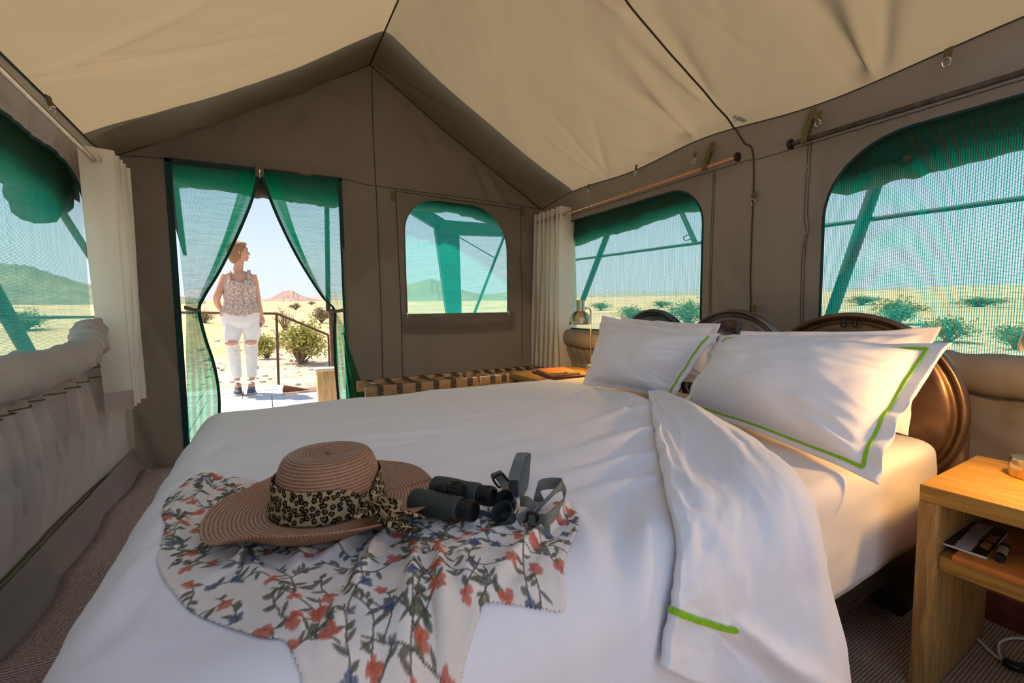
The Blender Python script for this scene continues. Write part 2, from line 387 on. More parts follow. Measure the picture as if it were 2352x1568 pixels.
floor = struct(obj('floor', [(-1.0, YF-.3, 0), (2.6, YF-.3, 0), (2.6, YB+.05, 0), (-1.0, YB+.05, 0)], [(0, 1, 2, 3)], None, smooth=False))
def sisal():
    m = bpy.data.materials.new('ribbed_sisal'); m.use_nodes = True; t = m.node_tree; N = t.nodes; L = t.links; p = N['Principled BSDF']; p.inputs['Roughness'].default_value = .95; p.inputs['Specular IOR Level'].default_value = .1
    tcn = N.new('ShaderNodeTexCoord')
    w1 = N.new('ShaderNodeTexWave'); w1.bands_direction = 'Y'; w1.inputs['Scale'].default_value = 42; w1.inputs['Distortion'].default_value = .5; w1.inputs['Detail'].default_value = 2; w1.inputs['Detail Scale'].default_value = 3
    w2 = N.new('ShaderNodeTexWave'); w2.bands_direction = 'X'; w2.inputs['Scale'].default_value = 62; w2.inputs['Distortion'].default_value = 2.5; w2.inputs['Detail'].default_value = 2
    for q in (w1, w2): L.new(tcn.outputs['Object'], q.inputs[0])
    mu = N.new('ShaderNodeMath'); mu.operation = 'MULTIPLY'; L.new(w1.outputs['Fac'], mu.inputs[0]); L.new(w2.outputs['Fac'], mu.inputs[1])
    nz = N.new('ShaderNodeTexNoise'); nz.inputs['Scale'].default_value = 6; L.new(tcn.outputs['Object'], nz.inputs[0])
    ad = N.new('ShaderNodeMath'); ad.operation = 'MULTIPLY_ADD'; L.new(nz.outputs[0], ad.inputs[0]); ad.inputs[1].default_value = .3; L.new(mu.outputs[0], ad.inputs[2])
    rp = N.new('ShaderNodeValToRGB'); rp.color_ramp.elements[0].color = (.16, .10, .065, 1); rp.color_ramp.elements[1].color = (.85, .56, .36, 1); rp.color_ramp.elements[0].position = .1; rp.color_ramp.elements[1].position = .85
    L.new(ad.outputs[0], rp.inputs[0]); L.new(rp.outputs[0], p.inputs['Base Color'])
    b = N.new('ShaderNodeBump'); b.inputs['Strength'].default_value = .8; b.inputs['Distance'].default_value = .004; L.new(mu.outputs[0], b.inputs['Height']); L.new(b.outputs[0], p.inputs['Normal'])
    return m
floor.data.materials.append(sisal())

def wall(name, P, outer, holes, step, m):
    v, f = sheet(outer, holes, step); p = P(v[:, 0], v[:, 1]); return struct(obj(name, p, f, m))
topz = lambda x: np.where(x < XRIDGE, ZE_L+.03+(ridge_z(3.39)-ZE_L-.03)*(x-XL)/(XRIDGE-XL), ZE_R-.02+(ridge_z(3.39)-ZE_R+.02)*(XR-x)/(XR-XRIDGE))
wall_back = wall('wall_back', P_back, [(XL, 0), (XR, 0), (XR, ZE_R-.02), (XRIDGE, float(ridge_z(3.39))), (XL, ZE_L+.03)], [DOOR, W3], .032, CANVAS_W)
wall_right = wall('wall_right', P_right, [(YF, 0), (YB, 0), (YB, ZE_R-.03)]+[(y, float(eave_z(1, y))) for y in np.linspace(3.3, YF, 60)], [W1, W2], .026, CANVAS_R)
wall_left = wall('wall_left', P_left, [(YF, 0), (YB, 0), (YB, ZE_L+.03)]+[(y, float(eave_z(-1, y))) for y in np.linspace(3.3, YF, 50)], [W4], .022, CANVAS_G)
ceiling = sempty('ceiling')
for side, nm in ((-1, 'roof_slope'), (1, 'roof_slope')):
    T, Y = np.meshgrid(np.linspace(-.22, 1, 96), np.linspace(YR, YB+.03, 190), indexing='ij')
    p = P_roof(side, T, Y).reshape(-1, 3); obj(nm, p, grid_faces(96, 190), CANVAS, ceiling)

def line_on(P, pts, r, name, parent, m, n=24, off=(0, 0, 0), kind=None):
    q = smooth_poly(pts, n); w_ = P(q[:, 0], q[:, 1])+np.array(off); return MB().tube(w_, r, 6).build(name, m, parent)
# seams and piping
for a, b in (((XL, 1.845), (XR, 1.845)),):
    line_on(P_back, [(XL, 1.845), (-.445, 1.868), (.53, 1.88), (.785, 1.86), (1.9, 1.85), (XR, 1.84)], .0022, 'seam', wall_back, SEAM, 60, (0, -.003, 0))
line_on(P_back, [(.78, 2.69), (.775, 2.2), (.785, 1.5), (.785, .3)], .003, 'seam', wall_back, SEAM, 60, (0, -.003, 0))
line_on(P_back, [(.925, 1.855), (.935, 1.2), (.94, .35)], .003, 'seam', wall_back, SEAM, 50, (0, -.003, 0))
line_on(P_back, [(2.03, 1.82), (2.03, .5)], .0025, 'seam', wall_back, SEAM, 40, (0, -.003, 0))
line_on(P_back, [(.93, 1.84), (2.03, 1.815)], .0025, 'seam', wall_back, SEAM, 40, (0, -.003, 0))
for s_ in (-1, 1):
    ys = np.linspace(YR, YB, 80); T = np.ones(80)*.0; q = P_roof(s_, T, ys); q[:, 0] -= .004*s_
    MB().tube(q, .004 if s_ < 0 else .0025, 6).build('eave_piping', PIPING, ceiling)
    ts = np.linspace(0, 1, 50); q = P_roof(s_, ts, np.full(50, YB-.004)); MB().tube(q, .0055, 6).build('gable_piping', PIPING, ceiling)
q = np.stack([np.full(60, XRIDGE), np.linspace(YR, YB, 60), ridge_z(np.linspace(YR, YB, 60))-.006], -1); MB().tube(q, .005, 6).build('ridge_piping', PIPING, ceiling)
ts = np.linspace(0, 1, 60); q = P_roof(1, ts, np.full(60, 1.52)+.0*ts); q[:, 2] -= .003; MB().tube(q, .0045, 6).build('roof_seam', PIPING, ceiling)
line_on(P_right, [(1.52, 1.90), (1.46, 1.80), (1.405, 1.70), (1.40, 1.2), (1.40, .5)], .0035, 'wall_cord', wall_right, PIPING, 70, (-.004, 0, 0))
for y in (1.64, 1.628, 1.145, 1.132): line_on(P_right, [(y, 1.70), (y+.004, 1.2), (y, .4)], .0015, 'seam', wall_right, SEAM_L, 120, (-.003, 0, 0))
line_on(P_right, [(3.3, 1.70), (1.6, 1.705), (1.2, 1.69), (YF, 1.69)], .0015, 'seam', wall_right, SEAM, 500, (-.003, 0, 0))
0 and line_on(P_left, [(1.2, 1.68), (3.0, 1.665)], .0015, 'seam', wall_left, SEAM, 500, (.003, 0, 0))
line_on(P_left, [(1.0, .695), (3.0, .69)], .0022, 'seam', wall_left, OLIVE, 420, (.004, 0, 0))
line_on(P_left, [(1.0, .64), (3.0, .645)], .0022, 'seam', wall_left, OLIVE, 420, (.004, 0, 0))
# zip strip and ground skirt along the foot of the left wall
q = smooth_poly([(1.0, .155), (2.0, .15), (2.9, .12), (3.25, .06)], 60); w_ = P_left(q[:, 0], q[:, 1]); w_[:, 0] += .008
MB().ribbon(w_, [(0, 0, .011)]*60, .002).build('zip_strip', OLIVE, wall_left)
MB().tube(w_+np.array([.004, 0, 0]), .003, 6).build('zip_teeth', mat('zip_teeth', (.23, .20, .10), .6), wall_left)
gs = []; ns = 60
for y in np.linspace(YF, 3.36, ns):
    b = .01*math.sin(y*23)+.02*vnoise(y*3, 0, 3)
    gs += [(XL+.015, y, .14), (XL+.028+b*.3, y, .07), (XL+.045+b*.6, y, .012), (XL+.085+b, y, .003)]
obj('ground_skirt', gs, grid_faces(ns, 4), canvas('canvas_skirt', (.30, .255, .235), .02, (.2, .17, .15)), wall_left)

# windows: binding around the opening, net, rolled outer flap
def window(name, P, hole, netm, nrm, flat, label, u, v, bind=TEAL_EDGE, bw=.006):
    e_ = sempty(name, label)
    h = dens(hole, .03); q = P(h[:, 0], h[:, 1])
    MB().tube(q, bw, 6, closed=True).build('edge_binding', bind, e_)
    lo = h.min(0)-.04; hi = h.max(0)+.04; n = 46
    A, B = np.meshgrid(np.linspace(lo[0], hi[0], n), np.linspace(lo[1], hi[1], n), indexing='ij')
    rip = .006*fbm(A*u, B*v, 2, 3)
    p = np.zeros((n, n, 3)); p[..., :] = flat(A, B, rip); obj('net_screen', p.reshape(-1, 3), grid_faces(n, n), netm, e_, uv=np.c_[A.ravel(), B.ravel()])
    return e_
win1 = window('window_1', P_right, W1, NET_R, 0, lambda a, b, r: np.stack([XR+.03+r, a, b], -1), 'far window of the right wall with teal net, beside the white curtain', 8, 1)
win2 = window('window_2', P_right, W2, NET_R, 0, lambda a, b, r: np.stack([XR+.03+r, a, b], -1), 'large near window of the right wall with coarse teal net, above the bed head', 8, 1)
win3 = window('window_3', P_back, W3, NET_B, 0, lambda a, b, r: np.stack([a, YB+.03+r, b], -1), 'arched teal net window in the back wall beside the door', 2, 6, bind=CANVAS_D)
win4 = window('window_4', P_left, W4, NET_R, 0, lambda a, b, r: np.stack([XL-.03+r, a, b], -1), 'window of the left wall with teal net above the rolled grey flap', 8, 1)
def roll(name, pts, rad, m, parent, seed, lump=.25, n=60, ring=14, flat=1.0, ro=1.0):
    q = smooth_poly(pts, n); vs = []; T = np.gradient(q, axis=0)
    for i in range(n):
        t = T[i]/np.linalg.norm(T[i]); a = np.cross(t, [0, 0, 1.]); a /= np.linalg.norm(a); b = np.cross(a, t)
        r = rad*(1+lump*vnoise(i*6/n*1.3, 0, seed)+.12*ro*vnoise(i*.45, 2, seed+1)); r *= min(1, .35+ (min(i, n-1-i)/2.5)*.3)
        for k in range(ring):
            g = 2*math.pi*k/ring; rr = r*(1+.10*ro*vnoise(k*1.1+i*.13, i*.12, seed+3)); vs.append(q[i]+a*math.cos(g)*rr*flat+b*math.sin(g)*rr)
    f = grid_faces(n, ring, True)+[tuple(range(ring-1, -1, -1)), tuple((n-1)*ring+k for k in range(ring))]
    return obj(name, vs, f, m, parent)
roll('rolled_flap', [(XR+.10, 3.26, 1.53), (XR+.10, 2.6, 1.545), (XR+.10, 2.15, 1.575), (XR+.10, 1.66, 1.59)], .062, CANVAS_O, win1, 1, .35)
roll('rolled_flap', [(XR+.11, 1.12, 1.515), (XR+.11, .8, 1.53), (XR+.11, .3, 1.545), (XR+.11, -.4, 1.545)], .07, CANVAS_O, win2, 2, .12)
roll('rolled_flap', [(.95, YB+.10, 1.775), (1.2, YB+.10, 1.80), (1.6, YB+.10, 1.78), (1.95, YB+.10, 1.70)], .055, CANVAS_O, win3, 3, .2)
roll('rolled_flap', [(XL-.11, .8, 1.525), (XL-.11, 1.9, 1.525), (XL-.11, 2.5, 1.51), (XL-.10, 3.0, 1.47)], .066, CANVAS_O, win4, 4, .3)
roll('rolled_flap_end', [(XL-.12, 2.55, 1.47), (XL-.13, 2.72, 1.435), (XL-.13, 2.94, 1.43)], .066, CANVAS_O, win4, 6, .3, 24)
def flap_sheet(P3, u0, u1, z0, z1, parent):
    A, B = np.meshgrid(np.linspace(u0, u1, 40), np.linspace(z0, z1, 8), indexing='ij'); q = P3(A, B, .045+.004*fbm(A*5, B*4, 2, 55)); solid(obj('flap_sheet', q.reshape(-1, 3), grid_faces(40, 8), CANVAS_O, parent), .002)
PR_ = lambda a, b, o: np.stack([XR+o, a, b], -1); PL_ = lambda a, b, o: np.stack([XL-o, a, b], -1); PB_ = lambda a, b, o: np.stack([a, YB+o, b], -1)
flap_sheet(PR_, 1.62, 3.26, 1.555, 1.70, win1); flap_sheet(PR_, -.4, 1.12, 1.53, 1.70, win2); flap_sheet(PB_, .95, 1.95, 1.77, 1.86, win3); flap_sheet(PL_, .8, 3.02, 1.50, 1.68, win4)
# inner canvas rolls under the side windows and the gathered pockets
rl = roll('rolled_sill_flap', [(XL+.06, .6, .765), (XL+.065, 1.6, .76), (XL+.07, 2.1, .762), (XL+.075, 2.35, .775), (XL+.065, 2.52, .80), (XL+.045, 2.63, .845), (XL+.02, 2.68, .90)], .068, CANVAS_G, win4, 8, .10, 150, 22, .8)
me = rl.data; co = np.array([v.co for v in me.vertices]); k = co[:, 1]
co[:, 0] += .008*np.sin(k*34+co[:, 2]*40+3*vnoise(k*4, co[:, 2]*6, 3))*np.clip((k-1.9)/.7, .25, 1); co[:, 2] += .006*np.sin(k*27-co[:, 0]*60)*np.clip((k-2.0)/.7, .2, 1)
me.vertices.foreach_set('co', co.ravel())
roll('rolled_sill_flap', [(XR-.06, -.5, .70), (XR-.07, .3, .695), (XR-.05, .7, .70), (XR-.01, 1.1, .72)], .072, CANVAS_R, win2, 9, .06, 90, 20, .8, .45)
roll('rolled_sill_flap', [(XR-.02, 1.7, .70), (XR-.05, 2.2, .69), (XR-.05, 2.8, .69), (XR-.01, 3.22, .74)], .065, CANVAS_R, win1, 10, .08, 70, 18, .8, .5)
# flap pocket and zip pulls below the back window
vs = []; nx_, nz_ = 40, 10
for i in range(nx_):
    for j in range(nz_):
        a = i/(nx_-1); b = j/(nz_-1); x = .945+a*1.0; z = .915-.155*b-.012*math.sin(a*math.pi)*b
        vs.append((x, YB-.012-.02*math.sin(math.pi*min(1, b*1.15))*(.6+.4*math.sin(math.pi*a))-.004*vnoise(a*9, b*3, 4), z))
obj('flap_pocket', vs, grid_faces(nx_, nz_), CANVAS_W, win3)
for x in (.985, 1.885):
    z_ = MB().box((x, YB-.02, .915), (.012, .006, .02), bev=.002); z_.tube([(x, YB-.024, .905), (x, YB-.026, .885)], .004, 6); z_.build('zip_pull', STEEL, win3)
for x in (.905, 2.045): MB().box((x, YB-.008, 1.80), (.032, .006, .075), bev=.002).build('webbing_tab', OLIVE, wall_back)

# door opening: binding, zip, two tied-back net curtains
door = sempty('door_1', 'tent doorway with tied back green net curtains')
def strip(name, pts, hw, m, parent, axis=(1, 0, 0), th=.002): return MB().ribbon(pts, [tuple(hw*np.array(axis))]*len(pts), th).build(name, m, parent)
strip('jamb_binding', [(-.447, YB-.006, z) for z in np.linspace(.02, 1.87, 20)], .017, TEAL_EDGE, door)
strip('jamb_binding', [(.53, YB-.006, z) for z in np.linspace(.02, 1.88, 20)], .014, TEAL_EDGE, door)
strip('lintel_binding', [(x, YB-.006, 1.866+.012*(x+.445)) for x in np.linspace(-.46, .545, 20)], .012, TEAL_EDGE, door, (0, 0, 1))
def netcurtain(jamb, inner, seed, sgn, label):
    ji = np.array([at(x, y, 1, YB)[[0, 2]] for x, y in jamb]); ii = np.array([at(x, y, 1, YB-.02)[[0, 2]] for x, y in inner])
    nz, nx = 90, 44; A = smooth_poly(ji, nz); B = smooth_poly(ii, nz); W = np.linalg.norm(A-B, axis=1); full = max(W.max(), .47)
    vs = []; uv = []
    for i in range(nz):
        ex = max(0, 1-W[i]/full)
        for j in range(nx):
            t = j/(nx-1); xz = A[i]*(1-t)+B[i]*t
            dy = -.012-.05*ex*(.5-.5*math.cos(2*math.pi*t*4.5+seed+.02*i))*min(1, 4*t+.1)*min(1, 1.6*W[i]/.1)-.004*vnoise(t*6, i*.12, seed)
            vs.append((xz[0], YB+dy, xz[1])); uv.append((t*full*sgn, xz[1]))
    kt = int(nz*.52); o = obj('net_curtain', vs[:(kt+1)*nx], grid_faces(kt+1, nx), NET_D, door, uv=uv[:(kt+1)*nx])
    lo_ = obj('net_curtain_tail', vs[kt*nx:], grid_faces(nz-kt, nx), NET_F, door, uv=uv[kt*nx:])
    ew = 10; ev = [(vs[i*nx+nx-ew+j][0], vs[i*nx+nx-ew+j][1]-.010-.006*math.sin(j*.7), vs[i*nx+nx-ew+j][2]) for i in range(kt) for j in range(ew)]
    obj('folded_edge', ev, grid_faces(kt, ew), NET_F, door, uv=[uv[i*nx+nx-ew+j] for i in range(kt) for j in range(ew)])
    hem = [vs[i*nx+nx-1] for i in range(nz)]
    MB().ribbon([(x, y-.008, z) for x, y, z in hem], [(.009, 0, 0)]*nz, .002).build('zip_tape', TEAL_EDGE, o)
    hem = [vs[i*nx+nx-5] for i in range(nz)]
    return o
L_ = netcurtain([(395, 378), (402, 450), (412, 560), (422, 660), (428, 712), (428, 800), (430, 900), (434, 1010)],
                [(593, 395), (580, 455), (548, 535), (506, 620), (470, 680), (458, 712), (470, 770), (492, 840), (503, 910), (502, 1010)], 1, 1, '')
R_ = netcurtain([(778, 412), (779, 500), (783, 620), (788, 712), (793, 770), (812, 830), (832, 890), (845, 960)],
                [(600, 395), (618, 450), (650, 525), (692, 605), (740, 680), (768, 712), (768, 760), (770, 830), (776, 900), (782, 960)], 2, -1, '')
for pts in ([(424, 706), (440, 710), (462, 714)], [(790, 712), (778, 714), (760, 716)]):
    q = [at(x, y, 1, YB-.075) for x, y in pts]; q = [q[0]+np.array([0, .06, 0])]+q; strip('tie_strap', q, .011, CANVAS_D, door, (0, 0, 1), .003)
z_ = MB()
zp = at(596, 392, 1, YB-.03); z_.box(zp, (.05, .008, .075), bev=.003); z_.build('zip_cover', CANVAS_D, door)
z_ = MB().box(zp+np.array([0, -.008, -.005]), (.012, .006, .022), bev=.002); z_.tube([zp+np.array([0, -.012, -.012]), zp+np.array([0, -.014, -.05])], .0035, 6); z_.build('zip_pull', STEEL, door)
roll('rolled_flap', [(-.50, YB+.10, 1.785), (0, YB+.10, 1.775), (.3, YB+.10, 1.765), (.58, YB+.10, 1.745)], .058, CANVAS_O, door, 11, .15)

flap_sheet(PB_, -.5, .58, 1.765, 1.93, door)
# D-rings on short olive tabs along the eaves and down the wall cord
def dring(p, dirx, diry, parent, sz=.022, tab=.035):
    p = np.array(p); t = MB().ribbon([p+np.array([0, 0, .004]), p+np.array([dirx*.004, diry*.004, -tab*.5]), p+np.array([dirx*.006, diry*.006, -tab])], [(abs(diry)*.012, abs(dirx)*.012, 0)]*3, .0025).build('ring_tab', OLIVE, parent)
    c = p+np.array([dirx*.008, diry*.008, -tab-sz*.55]); pts = []
    for k in range(18):
        a = 2*math.pi*k/18; pts.append(c+np.array([abs(diry)*math.cos(a)*sz*.6+dirx*.006*math.sin(a), abs(dirx)*math.cos(a)*sz*.6, math.sin(a)*sz*.62]))
    MB().tube(pts, .0024, 6, closed=True).build('ring', STEEL, t)
for (x, y) in ((1352, 424), (1462, 380), (1597, 350), (1692, 250), (1883, 258), (2180, 112)):
    p = at(x, y, 0, XR-.045); dring(p, -1, .3, ceiling)
dring(at(110, 222, 0, XL+.03), 1, .3, ceiling)
dring(at(847, 112, 1, YB-.15), .3, -1, ceiling, .014, .025)
for (x, y) in ((1733, 442), (1733, 702)): p = at(x, y, 0, XR-.02); dring(p, -1, .3, wall_right)
# red-brown kick board at the foot of the bed head
kb = struct(MB().box((1.86, .9, .045), (.03, 3.0, .09), bev=.004).build('trim_1', mat('red_brown_paint', (.16, .035, .02), .5, var=.2, vscale=30)))
# unseen wall added behind the camera; its gap limits daylight on the bed
wall('wall_front_added', lambda x, z: np.stack([x, YF+.01*fbm(x*2, z*2, 2, 77), z], -1), [(XL, 0), (XR, 0), (XR, ZE_R-.02), (XR-.5, 2.15), (XL+.5, 2.1), (XL, ZE_L)], [[(-.55, .03), (1.2, .03), (1.2, 1.95), (-.55, 1.95)]], .08, CANVAS_W)
# ------------------------------------------------------------------ rug, bed
def rug_mat():
    m = mat('woven_rug', (.155, .098, .078), .95, var=.0, bump=0, spec=.05); t = m.node_tree; N = t.nodes; L = t.links; p = N['Principled BSDF']
    tcn = N.new('ShaderNodeTexCoord'); w1 = N.new('ShaderNodeTexWave'); w1.bands_direction = 'Y'; w1.inputs['Scale'].default_value = 38; w1.inputs['Distortion'].default_value = 3; w1.inputs['Detail'].default_value = 3; w1.inputs['Detail Scale'].default_value = 4
    L.new(tcn.outputs['Object'], w1.inputs[0]); nz = N.new('ShaderNodeTexNoise'); nz.inputs['Scale'].default_value = 160; nz.inputs['Detail'].default_value = 2; L.new(tcn.outputs['Object'], nz.inputs[0])
    mu = N.new('ShaderNodeMath'); mu.operation = 'MULTIPLY'; L.new(w1.outputs['Fac'], mu.inputs[0]); L.new(nz.outputs[0], mu.inputs[1])
    rp = N.new('ShaderNodeValToRGB'); rp.color_ramp.elements[0].color = (.22, .155, .14, 1); rp.color_ramp.elements[1].color = (.74, .57, .52, 1); rp.color_ramp.elements[1].position = .55; L.new(mu.outputs[0], rp.inputs[0]); L.new(rp.outputs[0], p.inputs['Base Color'])
    b = N.new('ShaderNodeBump'); b.inputs['Strength'].default_value = .7; b.inputs['Distance'].default_value = .004; L.new(mu.outputs[0], b.inputs['Height']); L.new(b.outputs[0], p.inputs['Normal'])
    return m
nx, ny = 26, 150; vs = []
for j, y in enumerate(np.linspace(-.6, 3.3, ny)):
    for i in range(nx):
        a = i/(nx-1); x = (-.655+.012*math.sin(y*4)+.01*math.sin(y*11))*(1-a)+a*.30
        z = .012+.014*math.exp(-((y-1.60-.15*a)/.035)**2)+.016*math.exp(-((y-1.33-.1*a)/.03)**2)+.008*math.exp(-((y-2.1+.1*a)/.04)**2)+.003*vnoise(a*5, y*3, 2)
        vs.append((x, y, float(z)))
tag(solid(obj('rug', vs, grid_faces(ny, nx), rug_mat()), .010, -1), 'mauve brown woven rug along the left tent wall beside the bed', 'rug')

bed = thing('bed', 'wide bed with fitted white sheet, dark base and metal drum lid headboard', 'bed', (.85, 1.3, 0))
MX0, MX1, MY0, MY1, MZ0, MZ1 = -.12, 1.80, .50, 2.12, .235, .525
n = 90; prof = []
def rbox(name, x0, x1, y0, y1, z0, z1, r, m, parent, nzs=10, bulge=.0, seed=1, amp=0.0, step=.03):
    # rounded slab: rings around the outline from bottom to top, then a top grid
    per = dens(rrect(x0, y0, x1, y1, (r*1.4,)*4, 6), step); c = np.array([(x0+x1)/2, (y0+y1)/2]); rings = []; N = len(per)
    zs = [(0.0, z0)]+[(0, z0+(z1-r-z0)*k/nzs) for k in range(1, nzs+1)]+[(r*(1-math.cos(a)), z1-r+r*math.sin(a)) for a in np.linspace(0, math.pi/2, 7)[1:]]
    for ins, z in zs:
        d = per-c; sx = (abs(x1-x0)/2-ins)/(abs(x1-x0)/2); sy = (abs(y1-y0)/2-ins)/(abs(y1-y0)/2)
        q = c+d*np.array([sx, sy]); t = (z-z0)/(z1-z0); bl = bulge*math.sin(math.pi*min(1, t))
        nn = d/np.linalg.norm(d, axis=1)[:, None]; q = q+nn*(bl+amp*fbm(per[:, 0]*7+per[:, 1]*7, np.full(N, z*14), 3, seed))[:, None]
        rings.append(np.c_[q, np.full(N, z)])
    for k in range(1, 13):
        s = 1-k/13; last = rings[len(zs)-1]; q = c+(last[:, :2]-c)*s
        rings.append(np.c_[q, z1+.004*fbm(q[:, 0]*6, q[:, 1]*6, 3, seed+3)*min(1, k)])
    V = np.vstack(rings); F = grid_faces(len(rings), N, True)+[tuple(range(N-1, -1, -1)), tuple((len(rings)-1)*N+k for k in range(N))]
    return obj(name, V, F, m, parent)
mattress = rbox('mattress', MX0, MX1, MY0, MY1, MZ0, MZ1, .035, SHEET, bed, 14, .006, 2, .004, .022)
fr = MB()
MB().box(((MX0+MX1)/2, MY0+.035, .20), (MX1-MX0, .05, .075), bev=.004).build('side_rail', DARKWOOD, bed)
MB().box(((MX0+MX1)/2, MY1-.035, .20), (MX1-MX0, .05, .075), bev=.004).build('side_rail', DARKWOOD, bed)
MB().box((MX0+.03, (MY0+MY1)/2, .20), (.05, MY1-MY0-.12, .075), bev=.004).build('end_rail', DARKWOOD, bed)
MB().box((MX1+.0, (MY0+MY1)/2, .20), (.06, MY1-MY0-.12, .075), bev=.004).build('end_rail', DARKWOOD, bed)
MB().box(((MX0+MX1)/2, (MY0+MY1)/2, .222), (MX1-MX0-.1, MY1-MY0-.1, .02)).build('slat_base', DARKWOOD, bed)
for x in (MX0+.06, MX1-.12):
    for y in (MY0+.06, MY1-.06): MB().box((x, y, .082), (.08, .08, .164), bev=.004).build('leg', DARKWOOD, bed)
def drum_metal(seed, tint):
    m = mat('drum_metal_%d' % seed, tint, .38, .85, col2=tuple(min(1, c*2.6+.02) for c in tint), vscale=5.5, bump=.5, bscale=5, bdist=.006)
    return m
def lid(x, y, z, r, seed, tint, dents):
    R_, K = 22, 56; vs = []
    prof = [(u, .0) for u in np.linspace(.02, .86, R_)]+[(.885, .004), (.90, .012), (.925, .014), (.95, .006), (.965, -.006), (.985, -.012), (1.0, -.008), (1.012, .006), (1.006, .022)]
    for u, h in prof:
        for k in range(K):
            a = 2*math.pi*k/K; yy = u*r*math.cos(a); zz = u*r*math.sin(a); d = 0
            for (dy, dz, w_, am) in dents: d += am*math.exp(-(((yy-dy)**2+(zz-dz)**2)/w_**2))
            d += .004*vnoise(yy*12, zz*12, seed)*(u < .88)
            vs.append((x+h+d, y+yy, z+zz))
    f = grid_faces(len(prof), K, True)+[tuple(range(K))]
    o = obj('drum_lid', vs, f, drum_metal(seed, tint), bed); solid(o, .003)
    return o
l1 = lid(1.86, 1.715, .685, .245, 1, (.06, .075, .09), ((.1, .1, .06, .012), (-.1, .12, .05, -.01)))
l2 = lid(1.885, 1.265, .655, .272, 2, (.11, .09, .085), ((.03, .17, .045, .03), (-.06, .16, .035, -.022), (.1, .13, .04, -.02), (.16, .1, .04, .016)))
l3 = lid(1.86, .785, .590, .322, 3, (.10, .06, .036), ((.1, -.05, .1, .012), (-.15, -.1, .08, -.010)))
def text(body, size, m, parent, name, mw, ext=.001):
    cu = bpy.data.curves.new(name, 'FONT'); cu.body = body; cu.size = size; cu.extrude = ext; cu.align_x = 'CENTER'
    o = bpy.data.objects.new(name, cu); COL.objects.link(o)
    dg = bpy.context.evaluated_depsgraph_get(); me = bpy.data.meshes.new_from_object(o.evaluated_get(dg)); bpy.data.objects.remove(o)
    me.transform(mw); o = bpy.data.objects.new(name, me); COL.objects.link(o); me.materials.clear(); me.materials.append(m)
    o.parent = parent; o.matrix_parent_inverse = Matrix.Translation(-WLOC(parent)); return o
wx = Matrix(((0, 0, -1, 0), (-1, 0, 0, 0), (0, 1, 0, 0), (0, 0, 0, 1)))
p = at(1950, 752, 0, 1.845); text('8 0', .045, mat('stamped_metal', (.03, .025, .022), .4, .7), l3, 'stamped_number', Matrix.Translation(Vector(p)) @ wx, .002)
for y in (.50, 1.03, 1.50, 2.0): MB().box((1.905, y, .27), (.05, .06, .54), bev=.004).build('headboard_post', mat('rusty_post', (.05, .03, .02), .6, .3, col2=(.16, .11, .08), vscale=18), bed) if y != 1.03 else None
MB().box((1.905, 1.25, .30), (.04, 1.6, .16), bev=.004).build('headboard_rail', DARKWOOD, bed)

# ------------------------------------------------------------------ duvet
def ztop(x, y): return .598-.040*np.clip((y-.9)/1.1, 0, 1)**1.2+.006*np.sin(x*3+1)
XF, RS, YN, YFAR = -.235, .10, .405, 2.10
RIDG = []
for (a, b, wd, am) in (((1488, 930), (1290, 985), .035, .014), ((1500, 985), (1240, 1070), .04, .018), ((1502, 1050), (1215, 1120), .03, .014), ((1506, 1105), (1250, 1165), .028, .012),
                       ((1392, 900), (1470, 985), .022, .013), ((1430, 895), (1495, 950), .016, .011), ((1345, 885), (1255, 935), .025, .010), ((1480, 905), (1380, 950), .02, -.010), ((1495, 960), (1330, 1010), .03, -.012), ((1500, 1022), (1260, 1095), .025, -.012),
                       ((1500, 1080), (1240, 1142), .02, -.009), ((1180, 940), (760, 985), .03, .006), ((1050, 985), (560, 1040), .035, .007), ((980, 1010), (600, 1065), .02, -.005), ((900, 960), (560, 990), .02, .005), ((1250, 900), (900, 925), .03, .006),
                       ((760, 1010), (420, 1060), .02, .004), ((700, 975), (500, 1000), .015, .005), ((1320, 1180), (1420, 1420), .03, .006), ((1490, 1200), (1420, 1560), .03, .008), ((1440, 1160), (1350, 1500), .03, -.005),
                       ((470, 1080), (340, 1180), .03, .006), ((450, 1140), (300, 1260), .025, .007), ((400, 1190), (240, 1400), .03, .007), ((350, 1280), (190, 1500), .025, .006), ((330, 1380), (180, 1560), .02, -.006), ((520, 1010), (430, 1080), .03, -.006), ((430, 1230), (260, 1400), .02, .005)):
    p0, p1 = at(*a, 2, .595), at(*b, 2, .59); RIDG.append((p0[0], p0[1], p1[0], p1[1], wd*.85, am*1.25))
def wrinkle(x, y):
    d = .006*fbm(x*2.2, y*2.2, 2, 61)+.0028*fbm(x*5+y*3, y*10-x*2, 2, 63)+.0012*fbm(x*14+y*5, y*22, 2, 65)
    for a in RIDG: d = d+ridge(x, y, *a)
    return d
HB = [(.0, .80), (.40, .80), (.55, .925), (.75, 1.05), (1.03, 1.235), (1.30, 1.40), (1.40, 1.455), (1.6, 1.44), (2.3, 1.43)]
def xhead(y): return np.interp(y, [a for a, b in HB], [b for a, b in HB])
def prof(s, face, c, r, drop):          # s<0: over the shoulder and down; returns (coordinate, drop)
    arc = r*math.pi/2; sgn = 1 if c > face else -1
    a = np.clip(-s/r, 0, math.pi/2); over = np.maximum(-s-arc, 0)
    return np.where(s >= 0, c+sgn*s, c-sgn*r*np.sin(a)-sgn*.02*np.sin(np.clip(over/drop, 0, 1)*2.2)), np.where(s >= 0, 0, r*(1-np.cos(a))+over)
